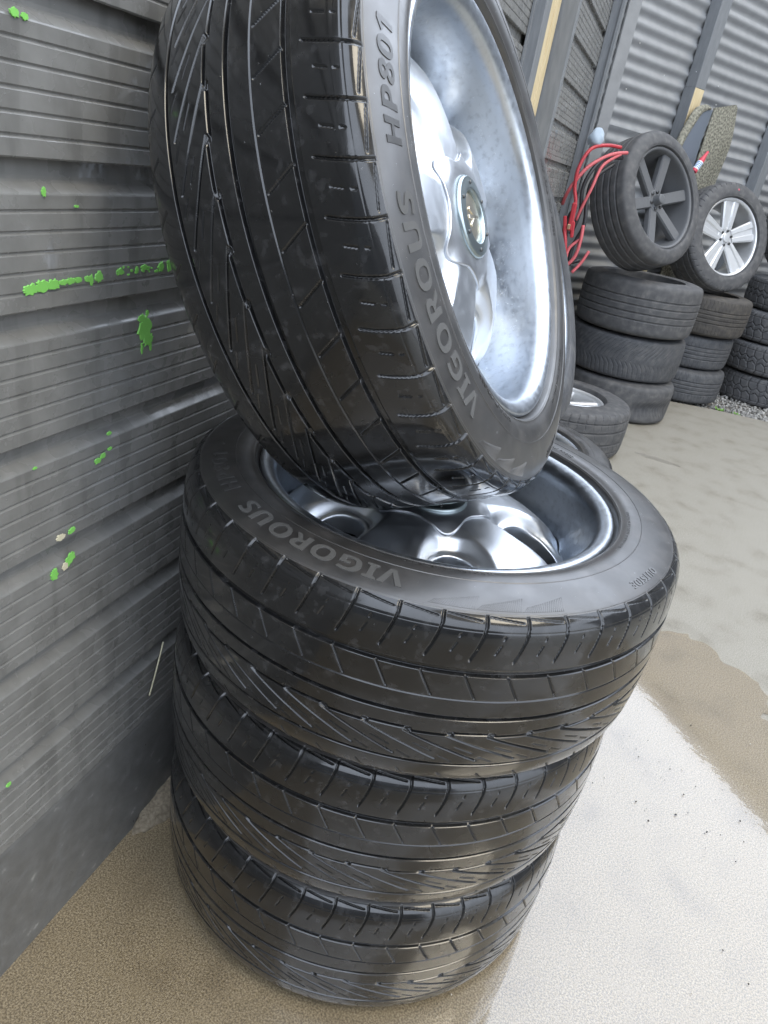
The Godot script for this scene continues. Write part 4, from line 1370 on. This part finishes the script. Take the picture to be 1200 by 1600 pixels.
func build_clutter() -> void:
	# jump lead hanging behind the black wheel
	var jl := thing("jump_lead", "red jump lead cable with clamps hung behind the black wheel", "cable", Transform3D(Basis(), Vector3(0.1, 0.9, -4.6)))
	var o := Vector3(0.1, 0.9, -4.6)
	var P := func(x: float, y: float, z: float) -> Vector3: return Vector3(x, y, z) - o
	part("cable", tube([P.call(0.26, 1.61, -4.74), P.call(0.19, 1.605, -4.66), P.call(0.12, 1.57, -4.56), P.call(0.085, 1.47, -4.52), P.call(0.09, 1.37, -4.52), P.call(0.115, 1.30, -4.52), P.call(0.12, 1.24, -4.52)], 0.010), M.red_cable, jl)
	part("cable", tube([P.call(0.30, 1.59, -4.76), P.call(0.22, 1.56, -4.66), P.call(0.13, 1.48, -4.56), P.call(0.075, 1.38, -4.53), P.call(0.05, 1.32, -4.55), P.call(0.035, 1.27, -4.60)], 0.010), M.pink_cable, jl)
	part("cable", tube([P.call(0.27, 1.575, -4.72), P.call(0.20, 1.50, -4.62), P.call(0.18, 1.38, -4.56), P.call(0.155, 1.27, -4.55), P.call(0.14, 1.20, -4.56)], 0.009), M.pink_cable, jl)
	part("cable", tube([P.call(0.09, 1.15, -4.52), P.call(0.12, 1.08, -4.50), P.call(0.135, 1.00, -4.50), P.call(0.115, 0.93, -4.50)], 0.010), M.red_cable, jl)
	part("cable", tube([P.call(0.19, 1.18, -4.55), P.call(0.20, 1.10, -4.53), P.call(0.19, 1.00, -4.52), P.call(0.13, 0.92, -4.50), P.call(0.10, 0.90, -4.49)], 0.010), M.pink_cable, jl)
	part("cable", tube([P.call(0.26, 1.05, -4.56), P.call(0.235, 0.98, -4.54), P.call(0.20, 0.92, -4.52)], 0.009), M.pink_cable, jl)
	part("cable", tube([P.call(0.19, 1.10, -4.54), P.call(0.15, 1.05, -4.52), P.call(0.145, 0.99, -4.51)], 0.009), M.pink_cable, jl)
	# clamp: two jaws and a spring pin
	var cl := part("clamp", box_mesh(P.call(0.120, 1.215, -4.515), Vector3(0.014, 0.075, 0.012), 0.006, Basis(Vector3(0, 0, 1), 0.06)), M.red_cable, jl)
	part("jaw", box_mesh(P.call(0.092, 1.165, -4.515), Vector3(0.010, 0.05, 0.010), 0.005, Basis(Vector3(0, 0, 1), 0.25)), M.red_cable, cl)
	part("jaw", box_mesh(P.call(0.140, 1.150, -4.515), Vector3(0.010, 0.045, 0.010), 0.005, Basis(Vector3(0, 0, 1), 0.15)), M.red_cable, cl)
	part("contact", box_mesh(P.call(0.116, 1.160, -4.506), Vector3(0.009, 0.014, 0.006), 0.003), M.copper, cl)
	var bl := thing("black_lead", "black cable hung together with the red jump lead", "cable", Transform3D(Basis(), o))
	part("cable", tube([P.call(0.28, 1.56, -4.75), P.call(0.20, 1.54, -4.64), P.call(0.15, 1.46, -4.58), P.call(0.13, 1.36, -4.57), P.call(0.15, 1.25, -4.57), P.call(0.13, 1.12, -4.57)], 0.012), M.black_cable, bl)
	part("cable", tube([P.call(0.25, 1.52, -4.70), P.call(0.17, 1.42, -4.60), P.call(0.17, 1.30, -4.59), P.call(0.19, 1.18, -4.58), P.call(0.16, 1.05, -4.56), P.call(0.17, 0.95, -4.55)], 0.012), M.black_cable, bl)
	part("cable", tube([P.call(0.12, 1.27, -4.56), P.call(0.09, 1.18, -4.56), P.call(0.10, 1.05, -4.55), P.call(0.15, 0.97, -4.55), P.call(0.22, 0.99, -4.57)], 0.012), M.black_cable, bl)
	# small pale blue cloth over the cable hook
	var cp := PackedVector3Array()
	var cn := noise(14.0, 91, 3)
	for j in 11:
		for i in 17:
			var a := TAU * i / 16.0
			var el := -PI * 0.5 + PI * j / 10.0
			var d := Vector3(cos(a) * cos(el) * 0.045, sin(el) * 0.05, sin(a) * cos(el) * 0.04)
			cp.append(d * (1.0 + 0.4 * cn.get_noise_3dv(d)))
	solo("cloth_scrap", grid_mesh(cp, 16, 10, true, true), M.rag, "small pale blue cloth bunched above the red jump lead", "cloth", Transform3D(Basis(), Vector3(0.125, 1.625, -4.62)))
	# folded carpet on end between the two standing wheels
	var A := Vector3(0.0, 0, -5.36)
	var dd := Vector3(0.5373, 0, -0.8434).normalized()
	var nn := Vector3(0.8434, 0, 0.5373).normalized()
	var fx := Transform3D(Basis(dd, Vector3.UP, nn), A + nn * 0.14)
	var ct := thing("folded_carpet", "piece of grey green carpet folded in two, standing behind the wheels", "carpet", fx)
	part("carpet_fold", curved_slab([Vector3(1.02, 0.80, 0.02), Vector3(1.01, 1.30, 0.02), Vector3(1.005, 1.626, 0.02), Vector3(1.012, 1.82, 0.02), Vector3(1.045, 2.015, 0.0)], [Vector3(1.20, 0.80, 0.02), Vector3(1.18, 1.40, 0.03), Vector3(1.205, 1.70, 0.03), Vector3(1.30, 1.865, 0.02), Vector3(1.315, 2.078, -0.01)], 0.02), M.carpet, ct)
	part("carpet_fold", curved_slab([Vector3(1.12, 0.80, -0.05), Vector3(1.12, 1.35, -0.04), Vector3(1.17, 1.70, -0.03), Vector3(1.29, 1.87, -0.02), Vector3(1.30, 2.075, -0.022)], [Vector3(1.44, 0.80, -0.05), Vector3(1.42, 1.40, -0.04), Vector3(1.42, 1.62, -0.03), Vector3(1.425, 1.84, -0.02), Vector3(1.355, 2.058, -0.02)], 0.02), M.carpet, ct)
	var ln := thing("plastic_liner", "smooth blue grey plastic wheel arch liner behind the carpet", "car part", fx)
	part("liner_shell", curved_slab([Vector3(0.72, 0.95, 0.0), Vector3(0.72, 1.45, 0.02), Vector3(0.735, 1.70, 0.02), Vector3(0.765, 1.79, 0.015), Vector3(0.90, 1.985, 0.0)], [Vector3(1.00, 0.95, 0.0), Vector3(0.99, 1.45, 0.02), Vector3(0.985, 1.70, 0.02), Vector3(0.99, 1.80, 0.015), Vector3(1.035, 2.0, 0.0)], 0.008), M.liner, ln)
	part("liner_edge", curved_slab([Vector3(0.68, 0.95, 0.0), Vector3(0.68, 1.45, 0.02), Vector3(0.69, 1.70, 0.02), Vector3(0.715, 1.80, 0.015), Vector3(0.83, 1.985, 0.0), Vector3(0.93, 2.02, 0.0)], [Vector3(0.73, 0.95, 0.01), Vector3(0.73, 1.45, 0.03), Vector3(0.745, 1.69, 0.03), Vector3(0.78, 1.79, 0.025), Vector3(0.905, 1.965, 0.01), Vector3(0.99, 1.995, 0.01)], 0.026), M.carpet, ln)
	# small sealant tube standing in the carpet fold
	var a0 := Vector3(0.685, 1.612, -5.96)
	var a1 := Vector3(0.736, 1.752, -6.04)
	var ax := (a1 - a0).normalized()
	var tb := thing("sealant_tube", "small red and white tube with blue print resting on the carpet", "tube", Transform3D(Basis(ax.cross(Vector3.BACK).normalized(), ax, ax.cross(Vector3.BACK).normalized().cross(ax)), a0))
	part("tube_cap", lathe(PackedVector2Array([Vector2(0, -0.018), Vector2(0.019, -0.018), Vector2(0.021, -0.014), Vector2(0.021, 0.0), Vector2(0, 0.0)]), 24), M.tube_red, tb)
	var bd := part("tube_body", lathe(PackedVector2Array([Vector2(0.0, 0.0), Vector2(0.0215, 0.001), Vector2(0.0215, 0.062), Vector2(0.0, 0.063)]), 24), M.tube_white, tb)
	for k in 4:
		part("print_bar", lathe(PackedVector2Array([Vector2(0.0217, 0.012 + k * 0.012), Vector2(0.0219, 0.0125 + k * 0.012), Vector2(0.0219, 0.0175 + k * 0.012), Vector2(0.0217, 0.018 + k * 0.012)]), 24), M.tube_blue, bd)
	part("tube_neck", lathe(PackedVector2Array([Vector2(0.0, 0.062), Vector2(0.0195, 0.063), Vector2(0.0195, 0.085), Vector2(0.013, 0.105), Vector2(0.009, 0.15), Vector2(0.0, 0.152)]), 24), M.tube_red, tb)
	# weeds at the slab edge
	for q in [[Vector3(1.44, -0.02, -6.075), 26, "small green weed tuft growing at the slab edge by the ribbed tyres"], [Vector3(1.56, -0.02, -6.11), 12, "tiny green weed in the gravel near the larger tuft"]]:
		var s := Soup.new()
		for k in q[1]:
			var a := rng.randf() * TAU
			var l := rng.randf_range(0.02, 0.05)
			var d := Vector3(cos(a), rng.randf_range(0.5, 1.4), sin(a)).normalized() * l
			var sd := d.cross(Vector3.UP).normalized() * l * 0.22
			var b := Vector3(rng.randf_range(-0.03, 0.03), 0, rng.randf_range(-0.02, 0.02))
			s.tri3(b - sd * 0.3, b + d * 0.6 + sd, b + d)
			s.tri3(b + sd * 0.3, b + d, b + d * 0.6 - sd)
		solo("weed", soup_mesh(s), M.leaf, q[2], "plant", Transform3D(Basis(), q[0]), "weeds by the gravel")

# slab between two edge curves with thickness along +z
func curved_slab(l: Array, r: Array, th: float) -> ArrayMesh:
	var n := 24
	var cl := Curve3D.new()
	var cr := Curve3D.new()
	for pair in [[l, cl], [r, cr]]:
		var pts: Array = pair[0]
		for k in pts.size():
			var d: Vector3 = (pts[mini(k + 1, pts.size() - 1)] - pts[maxi(k - 1, 0)]) / 6.0
			pair[1].add_point(pts[k], -d, d)
	var p := PackedVector3Array()
	var Lc := cl.get_baked_length()
	var Rc := cr.get_baked_length()
	for j in n + 1:
		var a := cl.sample_baked(Lc * j / n, true)
		var b := cr.sample_baked(Rc * j / n, true)
		var m := (a + b) * 0.5 + Vector3(0, 0, 0.01)
		var h := Vector3(0, 0, th * 0.5)
		var e := (b - a).normalized() * th * 0.3
		for q in [a + e + h, m + h, b - e + h, b, b - e - h, m - h, a + e - h, a, a + e + h]: p.append(q)
	return grid_mesh(p, 8, n, true, true)
